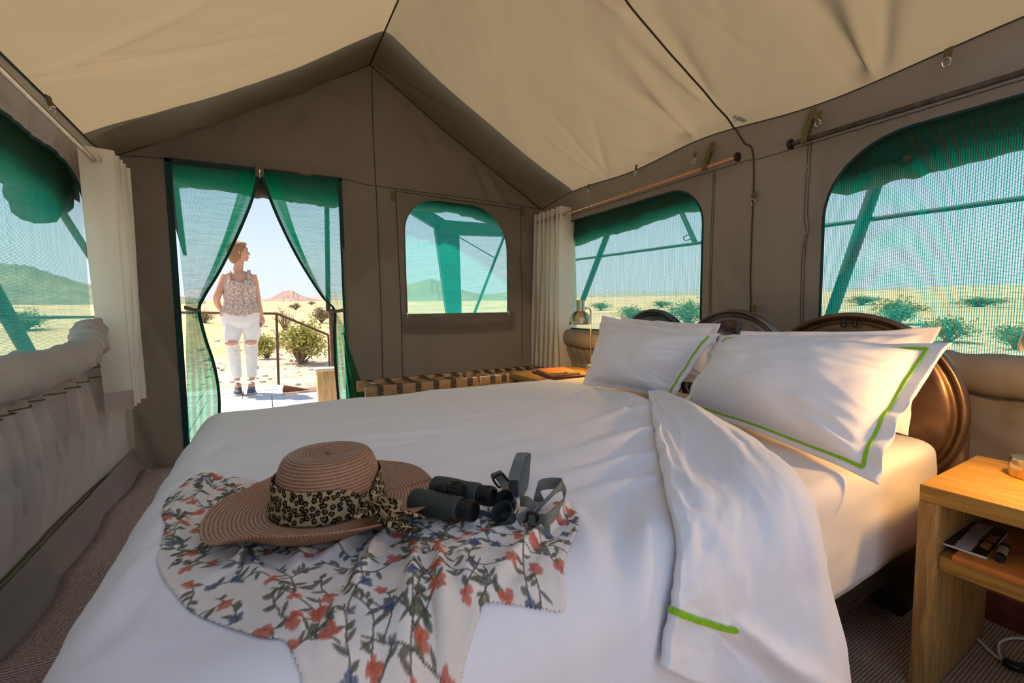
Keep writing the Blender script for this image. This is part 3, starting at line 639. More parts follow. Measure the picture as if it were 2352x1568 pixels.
def duvet_mesh(full):
    s = np.concatenate([np.linspace(-.56, -.16, 22), np.linspace(-.15, -.01, 12), np.linspace(0, 1, 190)])
    t = np.concatenate([np.linspace(-.56, -.16, 22), np.linspace(-.15, -.01, 12), np.linspace(0, 1.50, 170), 1.5+np.linspace(.01, .15, 10), 1.5+np.linspace(.17, .45, 14)])
    S, T = np.meshgrid(s, t, indexing='ij')
    yc0, yc1 = YN+RS, YFAR-RS; L = yc1-yc0
    Tn = np.where(T > 1.5, L, np.clip(T, 0, None)/1.5*L)
    y = yc0+Tn; dy = np.zeros_like(y)
    yn, dn = prof(T, YN, yc0, RS, .4); y = np.where(T < 0, yn, y); dy = np.where(T < 0, dn, dy)
    yf, df = prof(-(T-1.5), YFAR, yc1, RS, .4); y = np.where(T > 1.5, yf, y); dy = np.where(T > 1.5, df, dy)
    xh = 1.9 if full else xhead(y)+np.where(T < 0, np.clip(dy-.05, 0, 1)*.40, 0)
    xc = XF+RS; x = xc+np.clip(S, 0, None)*(xh-xc); xf, dx = prof(S, XF, xc, RS, .4); x = np.where(S < 0, xf, x); dx = np.where(S < 0, dx, 0)
    # a gentle bulge in the falling sides
    dz = np.sqrt(dx**2+dy**2); wv = wrinkle(x, y)
    hd = np.zeros_like(x)
    if not full:
        m_ = np.clip((S-.955)/.045, 0, 1); hd = .055*(1-np.sqrt(1-m_**2*.999))
    z = np.maximum(ztop(x, y)-dz-hd, .03)
    P = np.stack([x, y, z], -1)
    gx = np.gradient(P, axis=0); gy = np.gradient(P, axis=1); nn = np.cross(gx, gy); nn /= np.linalg.norm(nn, axis=-1)[..., None]+1e-9
    fold = .012*np.sin(x*17+2*vnoise(x*4, z*3, 71))*np.clip((dy-.10)/.2, 0, 1)+.012*np.sin(y*15+2*vnoise(y*4, z*3, 72))*np.clip((dx-.10)/.2, 0, 1)
    P = P+nn*(wv+fold)[..., None]; P[..., 2] = np.maximum(P[..., 2], .02)
    return P, len(s), len(t)
Pf, a_, b_ = duvet_mesh(True)
DBVH = BVHTree.FromPolygons([tuple(v) for v in Pf.reshape(-1, 3)], grid_faces(a_, b_))
Pd, a_, b_ = duvet_mesh(False)
duvet = tag(obj('duvet', Pd.reshape(-1, 3), grid_faces(a_, b_), BEDDING), 'rumpled white duvet spread over the bed with one corner folded back', 'duvet')
def cast(px, py, bvh=None, far=6):
    h = (bvh or DBVH).ray_cast(Vector(CAM), Vector(ray(px, py)), far); return (np.array(h[0]), np.array(h[1])) if h[0] is not None else (None, None)
LC = smooth_poly([(1487, 887), (1497, 960), (1510, 1050), (1533, 1170), (1546, 1250), (1534, 1330), (1520, 1400), (1500, 1522)], 110)
RC = smooth_poly([(1497, 886), (1562, 925), (1655, 982), (1752, 1052), (1832, 1152), (1872, 1350), (1918, 1568), (1945, 1690)], 110)
na, nb = 64, 110; FP = np.zeros((nb, na, 3)); FN = np.zeros((nb, na, 3))
for j in range(nb):
    for i in range(na):
        t = i/(na-1); q = RC[j]*(1-t)+LC[j]*t; q = q+np.array([0, 1])*math.sin(math.pi*t)*(-6 if j < 80 else 4)
        p_, n_ = cast(*q)
        if p_ is None: p_ = at(q[0], q[1], 1, YN); n_ = np.array([0, -1, 0.])
        FP[j, i] = p_; FN[j, i] = n_ if n_ @ (CAM-p_) > 0 else -n_
for _ in range(3): FN[1:-1] = (FN[:-2]+FN[1:-1]*2+FN[2:])/4; FN[:, 1:-1] = (FN[:, :-2]+FN[:, 1:-1]*2+FN[:, 2:])/4
for _ in range(4): FP[1:-1, 1:-1] = (FP[:-2, 1:-1]+FP[2:, 1:-1]+FP[1:-1, :-2]+FP[1:-1, 2:])/4
A_ = np.linspace(0, 1, na)[None, :]; B_ = np.linspace(0, 1, nb)[:, None]
lift = .020+.030*np.exp(-((A_-.22)/.22)**2)*np.clip(B_*6, 0, 1)+.010*np.exp(-((A_-.93)/.06)**2)*np.clip((.8-B_)*4, 0, 1)
lift = lift*(.35+.65*np.clip(B_*5, 0, 1))
AA = A_+0*B_; BB = B_+0*A_
wr = .004*fbm(AA*3, BB*5, 3, 81)+.0025*fbm(AA*6+BB*8, BB*14-AA*8, 3, 82)
for a in ((.95, .30, .55, .62, .05, .010), (.9, .5, .5, .75, .04, .008), (.15, .35, .35, .8, .06, -.008), (.75, .1, .4, .35, .06, .008), (.5, .83, .1, .88, .035, .022), (.65, .80, .35, .84, .03, .016), (.7, .86, .2, .97, .04, -.018), (.55, .9, .45, 1.0, .04, .012), (.2, .88, .05, 1.0, .06, .02), (.8, .25, .75, .6, .05, .008), (.3, .2, .2, .6, .05, .006)):
    wr = wr+ridge(AA, BB, *a)
FP = FP+FN*(lift+wr)[..., None]
wrap = []
for k, (dn, din) in enumerate(((-.02, .004), (-.05, -.006), (-.085, -.03))):
    ctr = FP[:, 6]-FP[:, 0]; ctr = ctr/(np.linalg.norm(ctr, axis=1)[:, None]+1e-9); wrap.append(FP[:, 0]+FN[:, 0]*dn-ctr*din)
tip = FP[:, -1]-FN[:, -1]*.012
G = np.stack(wrap[::-1]+[FP[:, i] for i in range(na)]+[tip], 1); w_ = G.shape[1]
FF = grid_faces(nb, w_)
flap = obj('folded_corner', G.reshape(-1, 3), FF, BEDDING, duvet); solid(flap, .004, -1)
FB = BVHTree.FromPolygons([tuple(v) for v in G.reshape(-1, 3)], FF)
def tape(pxs, bvh, wid, name, parent, lift=.003, n=50):
    q = smooth_poly(pxs, n); P = []; Wv = []
    for x, y in q:
        p_, n_ = cast(x, y, bvh)
        if p_ is None: continue
        n_ = n_ if n_ @ (CAM-p_) > 0 else -n_; P.append(p_+n_*lift); Wv.append(n_)
    T = np.gradient(np.array(P), axis=0); W = []
    for t, n_ in zip(T, Wv): v = np.cross(t, n_); W.append(v/np.linalg.norm(v)*wid)
    return MB().ribbon(P, W, .0012).build(name, GREEN_TAPE, parent)
tape([(1526, 1392), (1580, 1415), (1640, 1434), (1690, 1447)], FB, .0042, 'green_tape', flap)

# ------------------------------------------------------------------ pillows
def pillow(name, label, TL, TR, BR, BL, th, back, seed, tape_sides=(), fi=.87, concave=.05, group='white pillows at the bed head'):
    TL, TR, BR, BL = [np.array(v, float) for v in (TL, TR, BR, BL)]
    nrm = np.cross(TR-BL, TL-BR); nrm /= np.linalg.norm(nrm); c = (TL+TR+BR+BL)/4
    if nrm @ (CAM-c) < 0: nrm = -nrm
    n = 66; g = np.linspace(-1, 1, n); g = np.sign(g)*np.abs(g)**.85
    U, V = np.meshgrid(g, g, indexing='ij')
    def base(U, V):
        u = U*(1-concave*(1-V**2)); v = V*(1-concave*1.2*(1-U**2)); a = (u+1)/2; b = (v+1)/2
        return TL*((1-a)*b)[..., None]+TR*(a*b)[..., None]+BR*(a*(1-b))[..., None]+BL*((1-a)*(1-b))[..., None]
    B = base(U, V)
    ui = np.clip(1-(np.abs(U)/fi)**2.4, 0, 1); vi = np.clip(1-(np.abs(V)/fi)**2.4, 0, 1); h = (ui*vi)**.55
    ang = np.arctan2(V, U); rad = np.hypot(U, V)
    wr = .011*fbm(U*2.2+seed, V*2.2, 3, seed)*h**.5+.004*np.sin(ang*34+5*vnoise(U*2, V*2, seed+1))*np.clip((rad-.75)/.5, 0, 1)*np.clip(h*3, 0, 1)
    cr_ = np.zeros_like(U); rr = np.random.default_rng(seed)
    for k in range(16):
        sx, sy = rr.choice([-1, 1]), rr.choice([-1, 1]); u0, v0 = sx*.86, sy*rr.uniform(.2, .86)
        cr_ = cr_+ridge(U, V, u0, v0, u0-sx*rr.uniform(.3, .8), v0-sy*rr.uniform(.0, .5), rr.uniform(.03, .07), rr.uniform(-.014, .014))
    flw = .010*vnoise((U+V*.3)*4.5+seed, V*4.5+seed, seed+4)*(h <= .25)*np.clip((np.maximum(np.abs(U), np.abs(V))-.8)*5, 0, 1)
    F = B+nrm*(th*h+wr+cr_*np.clip(h*2, 0, 1)+flw)[..., None]; K = B-nrm*(back*h-flw+.003)[..., None]
    vs = np.vstack([F.reshape(-1, 3), K.reshape(-1, 3)]); f = grid_faces(n, n); m = n*n; f2 = [tuple(m+i for i in reversed(q)) for q in f]
    bd = [i*n for i in range(n)]+[(n-1)*n+j for j in range(1, n)]+[i*n+n-1 for i in range(n-2, -1, -1)]+[j for j in range(n-2, 0, -1)]
    side = [(bd[k], bd[(k+1) % len(bd)], bd[(k+1) % len(bd)]+m, bd[k]+m) for k in range(len(bd))]
    vs[:, 2] = np.maximum(vs[:, 2], MZ1+.004*(vs[:, 1] > MY0))
    o = tag(obj(name, vs, f+f2+side, BEDDING), label, 'pillow', group)
    e_ = fi+.025
    for sd in tape_sides:
        k = np.linspace(-e_, e_, 60); uu, vv = {'R': (np.full(60, e_), k), 'L': (np.full(60, -e_), k), 'B': (k, np.full(60, -e_)), 'T': (k, np.full(60, e_))}[sd]
        pts = []
        ii = np.interp(uu, g, np.arange(n)); jj = np.interp(vv, g, np.arange(n))
        for a, b in zip(ii, jj):
            i0, j0 = int(min(a, n-2)), int(min(b, n-2)); fa, fb = a-i0, b-j0
            pts.append((F[i0, j0]*(1-fa)+F[i0+1, j0]*fa)*(1-fb)+(F[i0, j0+1]*(1-fa)+F[i0+1, j0+1]*fa)*fb+nrm*.002)
        pts = np.array(pts); pts[:, 2] = np.maximum(pts[:, 2], MZ1+.008); T = np.gradient(pts, axis=0); W = [np.cross(t, nrm)/np.linalg.norm(np.cross(t, nrm))*.0042 for t in T]
        MB().ribbon(pts, W, .001).build('green_tape', GREEN_TAPE, o)
    return o
pillow('pillow', 'large white pillow with green tape border leaning in front, nearest the lit nightstand', at(1650, 766, 0, 1.60), at(2188, 789, 0, 1.55), at(2012, 1108, 2, .535), at(1560, 930, 2, .545), .135, .06, 3, ('R', 'B', 'T', 'L'))
pillow('pillow', 'white pillow standing behind the large green taped pillow, before the rust brown lid', at(1703, 760, 0, 1.74), at(2163, 750, 0, 1.735), at(2085, 1000, 0, 1.64), at(1640, 900, 0, 1.62), .07, .05, 5)
pillow('pillow', 'white pillow with one green taped edge in front, beside the far lamp', at(1383, 724, 0, 1.60), at(1655, 766, 0, 1.53), at(1545, 918, 2, .55), at(1338, 884, 2, .545), .12, .05, 8, ('R',))
pillow('pillow', 'white pillow peeking up behind the far front pillow, before the blue grey lid', at(1427, 727, 0, 1.75), at(1655, 743, 0, 1.71), at(1640, 880, 0, 1.60), at(1420, 880, 0, 1.60), .06, .05, 12)

# ------------------------------------------------------------------ rods, straps and curtains
def rod(name, label, p0, p1, r, m, fin0=True, fin1=True, straps=(), wallx=None):
    p0, p1 = np.array(p0), np.array(p1); d = (p1-p0)/np.linalg.norm(p1-p0); t = thing(name, label, 'curtain rod', p0)
    MB().tube([p0, p0*.5+p1*.5, p1], r, 14).build('rod', m, t)
    for on, q, s in ((fin0, p0, -1), (fin1, p1, 1)):
        if on: MB().lathe([(0, -.004), (.021, -.004), (.024, 0), (.024, .008), (.021, .012), (.0, .014)], q+d*s*.0, d*s, 20).build('end_disc', mat('finial_brown', (.05, .028, .018), .4, .6), t)
    for y in straps:
        k = (y-p0[1])/(p1[1]-p0[1]); c = p0+(p1-p0)*k; sx = 1 if wallx > c[0] else -1
        pts = [(wallx-sx*.012, y, c[2]+.15), (c[0]-sx*.0+sx*.01, y, c[2]+.06), (c[0]-sx*(r+.003), y, c[2]), (c[0], y, c[2]-r-.003), (c[0]+sx*(r+.004), y, c[2]+.01), (wallx-sx*.02, y, c[2]+.10)]
        MB().ribbon(smooth_poly(pts, 26), [(0, .013, 0)]*26, .002).build('hanging_strap', OLIVE, t)
    return t
rA0, rA1 = at(1303, 491, 0, XR-.10), at(1692, 361, 0, XR-.07)
rod('curtain_rod', 'copper coloured curtain rod over the far right wall window', [XR-.10, 3.22, rA0[2]], rA1, .010, ROD_COPPER, False, True, (at(1618, 380, 0, XR-.08)[1],), XR)
rB0 = at(1818, 331, 0, XR-.07)
rod('curtain_rod', 'dark iron curtain rod over the large near window', rB0, [XR-.07, -.45, rB0[2]-.01], .011, ROD_IRON, True, False, (at(1850, 300, 0, XR-.07)[1],), XR)
rL0 = at(205, 362, 0, XL+.10)
rod('curtain_rod', 'pale steel curtain rod over the left wall window', [XL+.10, -.3, 1.70], [XL+.10, 3.02, rL0[2]], .010, ROD_STEEL, False, True, (), XL)
def curtain(name, label, Y0, dy, n, xl, xr, ztop_, zbot, rodx, rodz, xshift, flare, seed):
    t = thing(name, label, 'curtain', (xl, Y0, zbot)); nz = 40; per = 9; vs = []; cols = []
    for k in range(n):
        for q in range(per): cols.append((k, q/per))
    cols.append((n-1, 1.0))
    for i in range(nz):
        w_ = i/(nz-1); z = ztop_(0)*(1-w_)+zbot*w_
        for (k, q) in cols:
            s = q if k % 2 == 0 else 1-q; e_ = .5-.5*math.cos(math.pi*s)
            e_ = e_*.7+s*.3
            L_ = xl+xshift[0]*w_; R_ = xr+xshift[1]*w_
            am = 1+.1*vnoise(k*1.7, w_*2, seed)
            x = L_+(R_-L_)*(e_*am+.05*vnoise(k*.9, w_*3, seed+1)); y = Y0+(k+q)*dy*(1+flare*w_)+.006*vnoise(k*2.1+q, w_*3, seed+2)
            vs.append((x, y, z))
    nc = len(cols); f = grid_faces(nz, nc); hem = nz-4
    obj('cloth', vs, [q for q in f], CURTAIN, t)
    # hem and heading bands, a millimetre proud of the cloth
    for (i0, i1, nm) in ((0, 4, 'heading_band'), (hem, nz-1, 'hem_band')):
        vv = [(x, y-.0016, z-(.002 if nm == 'hem_band' else -.002)) for (x, y, z) in [vs[i*nc+j] for i in range(i0, i1+1) for j in range(nc if nm == 'heading_band' else 2*per)]]
        obj(nm, vv, grid_faces(i1-i0+1, nc if nm == 'heading_band' else 2*per), CURTAIN_HEM if nm == 'hem_band' and seed == 1 else CURTAIN, t)
    for k in range(0, n, 2 if n > 8 else 1):
        MB().lathe([(.017, -.003), (.019, -.004), (.026, -.003), (.027, 0), (.026, .003), (.019, .004), (.017, .003), (.017, -.003)], (rodx, Y0+(k+.5)*dy, rodz), (.1, 1, 0), 22).build('grommet', mat('grommet_bronze', (.35, .25, .18), .35, .8) if seed == 2 else mat('grommet_pale', (.52, .47, .42), .4, .3), t)
    return t
Yc = 2.66
xa, xb = at(178, 350, 1, Yc)[0], at(262, 350, 1, Yc)[0]; za = at(220, 338, 1, Yc)[2]; xc_, xd = at(243, 945, 1, Yc)[0], at(300, 945, 1, Yc)[0]; zb = at(265, 945, 1, Yc)[2]
curtain('curtain', 'white pleated curtain at the left wall beside the doorway', Yc, .034, 9, xa, xb, lambda x: za, zb, rL0[0], at(205, 362, 1, Yc)[2], (xc_-xa, xd-xb), .1, 1)
Yc = 2.93
xa, xb = at(1287, 480, 1, Yc)[0], at(1326, 480, 1, Yc)[0]; za = at(1300, 474, 1, Yc)[2]; xc_, xd = at(1284, 848, 1, Yc)[0], at(1329, 848, 1, Yc)[0]; zb = at(1300, 850, 1, Yc)[2]
curtain('curtain', 'white pleated curtain in the far right corner behind the small lamp', Yc, .032, 13, xa, xb, lambda x: za, zb, (XR-.10), rA0[2], (xc_-xa, xd-xb), .15, 2)
# ------------------------------------------------------------------ bedside tables
def nightstand(label, x0, x1, y0, y1, H, shelf_z, open_front='-x'):
    t = thing('bedside_table', label, 'bedside table', ((x0+x1)/2, (y0+y1)/2, 0)); cx, cy = (x0+x1)/2, (y0+y1)/2; dx, dy = x1-x0, y1-y0
    MB().box((cx, cy, H-.02), (dx, dy, .04), bev=.003).build('top', TEAK_Y, t)
    for y in (y0+.019, y1-.019): MB().box((cx, y, (H-.04)/2), (dx, .038, H-.0405), bev=.002).build('side_panel', TEAK_Z, t)
    MB().box((cx+.004, cy, shelf_z-.018), (dx-.012, dy-.078, .036), bev=.002).build('shelf', TEAK_Y, t)
    MB().box((x1-.012, cy, (shelf_z+H)/2-.025), (.018, dy-.078, H-shelf_z-.075), bev=.001).build('back_panel', TEAK_Y, t)
    return t
NS = (1.36, 1.755, -.12, .413, .513, .350)
nightstand('lit teak bedside table in the near right corner with a leather folder on its shelf', *NS)
nightstand('teak bedside table beyond the bed, beside the strapped racks and white curtain', 1.44, 1.99, 2.22, 2.58, .513, .35)
def lamp(label, bx, by, ang, z0=.513, watt=3.0):
    t = thing('bedside_lamp', label, 'lamp', (bx, by, z0)); H = .40; ca, sa = math.cos(ang), math.sin(ang)
    MB().lathe([(0, 0), (.041, 0), (.043, .003), (.043, .044), (.040, .048), (.01, .049), (0, .049)], (bx, by, z0), None, 36).build('base', BRASS, t)
    pts = [(bx, by, z0+.02), (bx, by, z0+H)]+[(bx+ca*.03*(1-math.cos(a)), by+sa*.03*(1-math.cos(a)), z0+H+.03*math.sin(a)) for a in np.linspace(.2, 1.57, 7)]+[(bx+ca*.075, by+sa*.075, z0+H+.03)]
    MB().tube(pts, .0048, 10).build('pole', BRASS, t)
    a0 = np.array((bx+ca*.06, by+sa*.06, z0+H+.03)); a1 = np.array((bx+ca*.105, by+sa*.105, z0+H+.026)); MB().tube([a0, a1], .008, 10).build('swivel_joint', BRASS, t)
    sx, sy, rz = bx+ca*.135, by+sa*.135, z0+H-.075
    prof = [(.073, 0), (.0735, .003), (.072, .022), (.068, .042), (.058, .062), (.042, .078), (.030, .085), (.0285, .090), (.0285, .155), (.027, .158), (.0, .158)]
    sh = MB().lathe(prof, (sx, sy, rz), None, 40).build('shade', BRASS, t)
    MB().lathe([(.0715, .001), (.070, .022), (.066, .041), (.056, .060), (.040, .075), (.0, .080)], (sx, sy, rz), None, 32).build('shade_lining', BRASS_IN, sh)
    b = bpy.data.materials.get('lamp_bulb_glow')
    if not b:
        b = bpy.data.materials.new('lamp_bulb_glow'); b.use_nodes = True; p = b.node_tree.nodes['Principled BSDF']; p.inputs['Emission Color'].default_value = (1, .72, .38, 1); p.inputs['Emission Strength'].default_value = 14
    MB().ball((sx, sy, rz+.034), .022, 14, 10).build('bulb', b, sh)
    l = bpy.data.lights.new('bulb_light', 'POINT'); l.energy = watt; l.color = (1, .54, .15); l.shadow_soft_size = .03
    lo = bpy.data.objects.new('bulb_light', l); COL.objects.link(lo); lo.location = (sx, sy, rz-.004); lo.parent = t; lo.matrix_parent_inverse = Matrix.Translation(-Vector(t.location))
    return t
lp = at(1357, 800, 1, 2.33)
lamp('brass dome lamp on the far bedside table by the curtain', lp[0], lp[1], math.radians(200), watt=5.0)
ln = at(2374, 1098, 2, .513)
lamp('brass lamp at the frame edge on the near teak bedside table', ln[0], ln[1], math.radians(205), watt=7.5)

# ------------------------------------------------------------------ on and under the tables
def slab(name, c, d, rotz, m, bev=.003):
    return MB().box(c, d, Matrix.Rotation(rotz, 3, 'Z'), bev).build(name, m)
sz = .350
fo = thing('leather_folder', 'glossy tan leather folder lying flat on the bedside table shelf', 'folder', (1.52, .15, sz+.001))
MB().box((1.535, .13, sz+.009), (.35, .44, .016), None, .006).build('cover', TAN, fo)
MB().box((1.365, .13, sz+.009), (.014, .44, .018), None, .007).build('spine', TAN, fo)
mg = thing('magazine', 'black magazine with jagged pale band and small photos on the leather folder', 'magazine', (1.50, .27, sz+.017))
q = [at(2147, 1243, 2, .369), at(2266, 1283, 2, .369), at(2315, 1227, 2, .369), at(2205, 1191, 2, .369)]
c_ = sum(q)/4; ex = q[1]-q[0]; ey = q[3]-q[0]; wx_, wy_ = np.linalg.norm(ex), np.linalg.norm(ey); ux, uy = ex/wx_, ey/wy_
def mpoly(uvs, z, name, m, parent, th=.0006):
    P = [q[0]+ex*u+ey*v for u, v in uvs]; n_ = len(P)
    vs = [(p[0], p[1], z) for p in P]+[(p[0], p[1], z+th) for p in P]
    f = [tuple(range(n_-1, -1, -1)), tuple(range(n_, 2*n_))]+[(i, (i+1) % n_, n_+(i+1) % n_, n_+i) for i in range(n_)]
    return obj(name, vs, f, m, parent, smooth=False)
mpoly([(0.005, 0.005), (.995, .005), (.995, .995), (.005, .995)], .3675, 'pages', PAPER, mg, .005)
mpoly([(0, 0), (1, 0), (1, 1), (0, 1)], .3726, 'cover', mat('black_cover', (.018, .013, .015), .35), mg, .0012)
jag = []
for k in range(23): v = k/22; jag.append((.36+.035*(k % 2)+.02*vnoise(k*.9, 0, 5), v))
for k in range(23): v = 1-k/22; jag.append((.70+.035*(k % 2)-.02+.02*vnoise(k*.9, 3, 6), v))
mpoly(jag, .3739, 'printed_band', mat('pale_band', (.46, .40, .38), .5, var=.1, vscale=60), mg, .0003)
mpoly([(.08, .56), (.30, .50), (.32, .86), (.13, .92)], .3739, 'printed_photo', mat('photo_brown', (.16, .08, .05), .45, var=.5, vscale=50), mg, .0002)
mpoly([(.04, .60), (.13, .58), (.14, .70), (.05, .72)], .3742, 'printed_photo', mat('photo_white', (.6, .57, .55), .5), mg, .0002)
mpoly([(.76, .22), (.94, .20), (.94, .42), (.77, .44)], .3739, 'printed_photo', mat('photo_gold', (.42, .20, .06), .45, var=.5, vscale=70), mg, .0002)
mpoly([(.75, .48), (.95, .46), (.96, .70), (.76, .72)], .3739, 'printed_photo', mat('photo_sand', (.35, .19, .09), .45, var=.5, vscale=70), mg, .0002)
for k in range(5): mpoly([(.45, .40+k*.055), (.62, .40+k*.055), (.62, .412+k*.055), (.45, .412+k*.055)], .3742, 'printed_line', mat('print_grey', (.25, .2, .2), .6), mg, .0001)
f0, f1 = at(2295, 1283, 2, .377), at(2315, 1240, 2, .377); d_ = f1-f0; d_ /= np.linalg.norm(d_); f1 = f0+d_*.085
fl = thing('flashlight', 'small tan torch with black ends beside the magazine', 'flashlight', f0)
MB().tube([f0+d_*.014, f1-d_*.016], .0085, 16).build('barrel', mat('torch_tan', (.42, .31, .19), .5), fl)
MB().tube([f0, f0+d_*.004, f0+d_*.016], [.008, .0094, .0094], 16).build('lens_cap', BLACK, fl); MB().tube([f1-d_*.018, f1-d_*.002, f1], [.0092, .0092, .008], 16).build('tail_cap', BLACK, fl)
# notebooks and pen beyond the bed
nb = [at(1232, 856, 2, .525), at(1292, 848, 2, .525), at(1325, 856, 2, .525), at(1268, 868, 2, .525)]; nc_ = sum(nb)/4
n1 = thing('notebook', 'orange notebook under a pen on the far bedside table', 'notebook', (nc_[0], nc_[1], .526))
b1 = MB().box((nc_[0]+.02, nc_[1]+.02, .532), (.20, .26, .010), Matrix.Rotation(-.25, 3, 'Z'), .002); b1.build('pages', PAPER, n1)
MB().box((nc_[0]+.02, nc_[1]+.02, .5385), (.206, .266, .003), Matrix.Rotation(-.25, 3, 'Z'), .001).build('cover', ORANGE, n1)
MB().box((nc_[0]+.02, nc_[1]+.02, .5255), (.206, .266, .003), Matrix.Rotation(-.25, 3, 'Z'), .001).build('cover', ORANGE, n1)
n2 = tag(MB().box((nc_[0]+.01, nc_[1]+.01, .5185), (.24, .30, .010), Matrix.Rotation(-.2, 3, 'Z'), .003).build('notebook', mat('plum_cover', (.12, .035, .03), .5)), 'dark plum notebook beneath the orange one on the far table', 'notebook')
p0, p1 = at(1258, 857, 2, .546), at(1305, 855, 2, .546); d_ = (p1-p0)/np.linalg.norm(p1-p0)
pn = thing('pen', 'yellow pen lying across the orange notebook', 'pen', p0)
MB().tube([p0, p0+d_*.002, p1-d_*.025], .0052, 12).build('barrel', mat('pen_yellow', (.78, .40, .08), .4), pn); MB().tube([p1-d_*.025, p1-d_*.003, p1], [.0048, .0022, .001], 12).build('tip', BLACK, pn)
# cables on the floor
c1 = thing('power_cable', 'white power cable looping over the carpet to a black plug under the near table', 'cable', (1.35, .2, 0))
pts = [at(2222, 1448, 2, .006), at(2248, 1470, 2, .006), at(2268, 1490, 2, .006), at(2290, 1508, 2, .006), at(2306, 1518, 2, .008)]; MB().tube(smooth_poly(pts, 40), .0035, 8).build('cord', WHITECORD, c1)
pts = [at(2306, 1518, 2, .008), at(2294, 1498, 2, .006), at(2296, 1476, 2, .006), at(2320, 1466, 2, .006), at(2352, 1466, 2, .006), at(2420, 1472, 2, .006)]; MB().tube(smooth_poly(pts, 40), .0035, 8).build('cord', WHITECORD, c1)
pts = [at(2304, 1516, 2, .012), at(2330, 1530, 2, .012), at(2365, 1536, 2, .012)]; MB().tube(smooth_poly(pts, 10), [.006]+[.012]*8+[.008], 12).build('plug', BLACK, c1)
c2 = thing('power_cable', 'thin pale cable with a dark middle running under the bed to the table leg', 'cable', (1.7, .6, 0))
pts = smooth_poly([at(2008, 1318, 2, .006), at(2040, 1337, 2, .006), at(2062, 1352, 2, .005), at(2080, 1361, 2, .005), at(2110, 1374, 2, .005)], 40)
MB().tube(pts[:20], .003, 8).build('cord', WHITECORD, c2); MB().tube(pts[19:27], .0034, 8).build('dark_cord', BLACK, c2); MB().tube(pts[26:], .003, 8).build('cord', WHITECORD, c2)

# ------------------------------------------------------------------ luggage racks with leather straps
def rack(label, x0, x1, n, grp='strapped racks along the back wall'):
    t = thing('luggage_rack', label, 'luggage rack', ((x0+x1)/2, 3.15, 0), grp); z = .432
    for y, ex in ((3.29, .0), (3.00, .0)):
        MB().box(((x0+x1)/2, y, z-.035), (x1-x0, .032, .075), Matrix.Rotation(.0, 3, 'X'), .006).build('rail', OAK, t)
    for x in (x0+.10, x1-.10):
        for s in (-1, 1):
            a = Vector((x+s*.016, 3.145-s*.145, .398)); b = Vector((x+s*.016, 3.145+s*.145, .02)); m_ = (a+b)/2; d = b-a
            MB().box(m_, (.028, .045, d.length), Vector((0, 0, 1)).rotation_difference(d.normalized()).to_matrix(), .004).build('leg', OAK, t)
    for k in range(n):
        x = x0+.085+(x1-x0-.16)*k/(n-1); sg = .012+.01*vnoise(k*1.3, x, 3)
        pts = [(x, 3.3085, z-.05), (x, 3.3085, z-.01), (x, 3.303, z+.004), (x, 3.28, z+.005)]+[(x+.010*u, 3.28-.27*u, z+.005-sg*4*u*(1-u)) for u in np.linspace(.1, .9, 8)]+[(x+.012, 3.005, z+.005), (x+.012, 2.987, z+.003), (x+.012, 2.981, z-.012), (x+.012, 2.981, z-.055)]
        s_ = MB().ribbon(smooth_poly(pts, 40), [(.019, 0, 0)]*40, .0022).build('strap', LEATHER_S, t)
        for dx in (-.008, .010): MB().ball((x+.012+dx, 2.977, z-.04), .0042, 8, 6).build('rivet', STEEL, s_)
    return t
rack('beech rack with brown leather straps standing nearest the doorway', .575, 1.395, 6)
rack('beech rack with brown leather straps between its twin and the far bedside table', 1.425, 2.08, 6)
# ------------------------------------------------------------------ floral shawl
def vcol_mat(name, rough=.85, trans=0.0, bump=.2, bscale=300):
    m = bpy.data.materials.new(name); m.use_nodes = True; t = m.node_tree; N = t.nodes; L = t.links; p = N['Principled BSDF']; p.inputs['Roughness'].default_value = rough; p.inputs['Specular IOR Level'].default_value = .1
    a = N.new('ShaderNodeVertexColor'); a.layer_name = 'print'; L.new(a.outputs[0], p.inputs['Base Color'])
    tcn = N.new('ShaderNodeTexCoord'); nz = N.new('ShaderNodeTexNoise'); nz.inputs['Scale'].default_value = bscale; L.new(tcn.outputs['Object'], nz.inputs[0])
    b = N.new('ShaderNodeBump'); b.inputs['Strength'].default_value = bump; b.inputs['Distance'].default_value = .001; L.new(nz.outputs[0], b.inputs['Height']); L.new(b.outputs[0], p.inputs['Normal'])
    return m
OUT = [(380, 1207), (371, 1182), (384, 1146), (410, 1122), (440, 1099), (470, 1089), (500, 1092), (522, 1101), (541, 1098), (600, 1110), (700, 1140), (850, 1160), (940, 1172), (1000, 1187), (1090, 1187), (1170, 1193), (1215, 1187), (1265, 1158), (1300, 1158), (1322, 1178), (1329, 1202), (1318, 1242), (1298, 1290), (1295, 1330), (1301, 1396), (1284, 1413), (1240, 1406), (1124, 1391), (1104, 1420), (1087, 1470), (1072, 1520), (1062, 1580), (1056, 1650), (712, 1650), (692, 1568), (672, 1510), (652, 1477), (600, 1469), (540, 1452), (474, 1427), (430, 1402), (396, 1362), (375, 1332), (361, 1292), (371, 1250)]
def top_hit(x, y):
    h = DBVH.ray_cast(Vector((x, y, 1.2)), Vector((0, 0, -1)), 2); return h[0].z if h[0] is not None else .5
OW = []
q = smooth_poly(OUT+[OUT[0]], 260)[:-1]
for x, y in q:
    p_, _ = cast(x, y); OW.append(p_[:2])
OW = np.array(OW); st = .0017
gx, gy = np.arange(OW[:, 0].min()-.004, OW[:, 0].max()+.004, st), np.arange(OW[:, 1].min()-.004, OW[:, 1].max()+.004, st)
X, Y = np.meshgrid(gx, gy, indexing='ij'); P2 = np.c_[X.ravel(), Y.ravel()]; ins = pip(P2, OW)
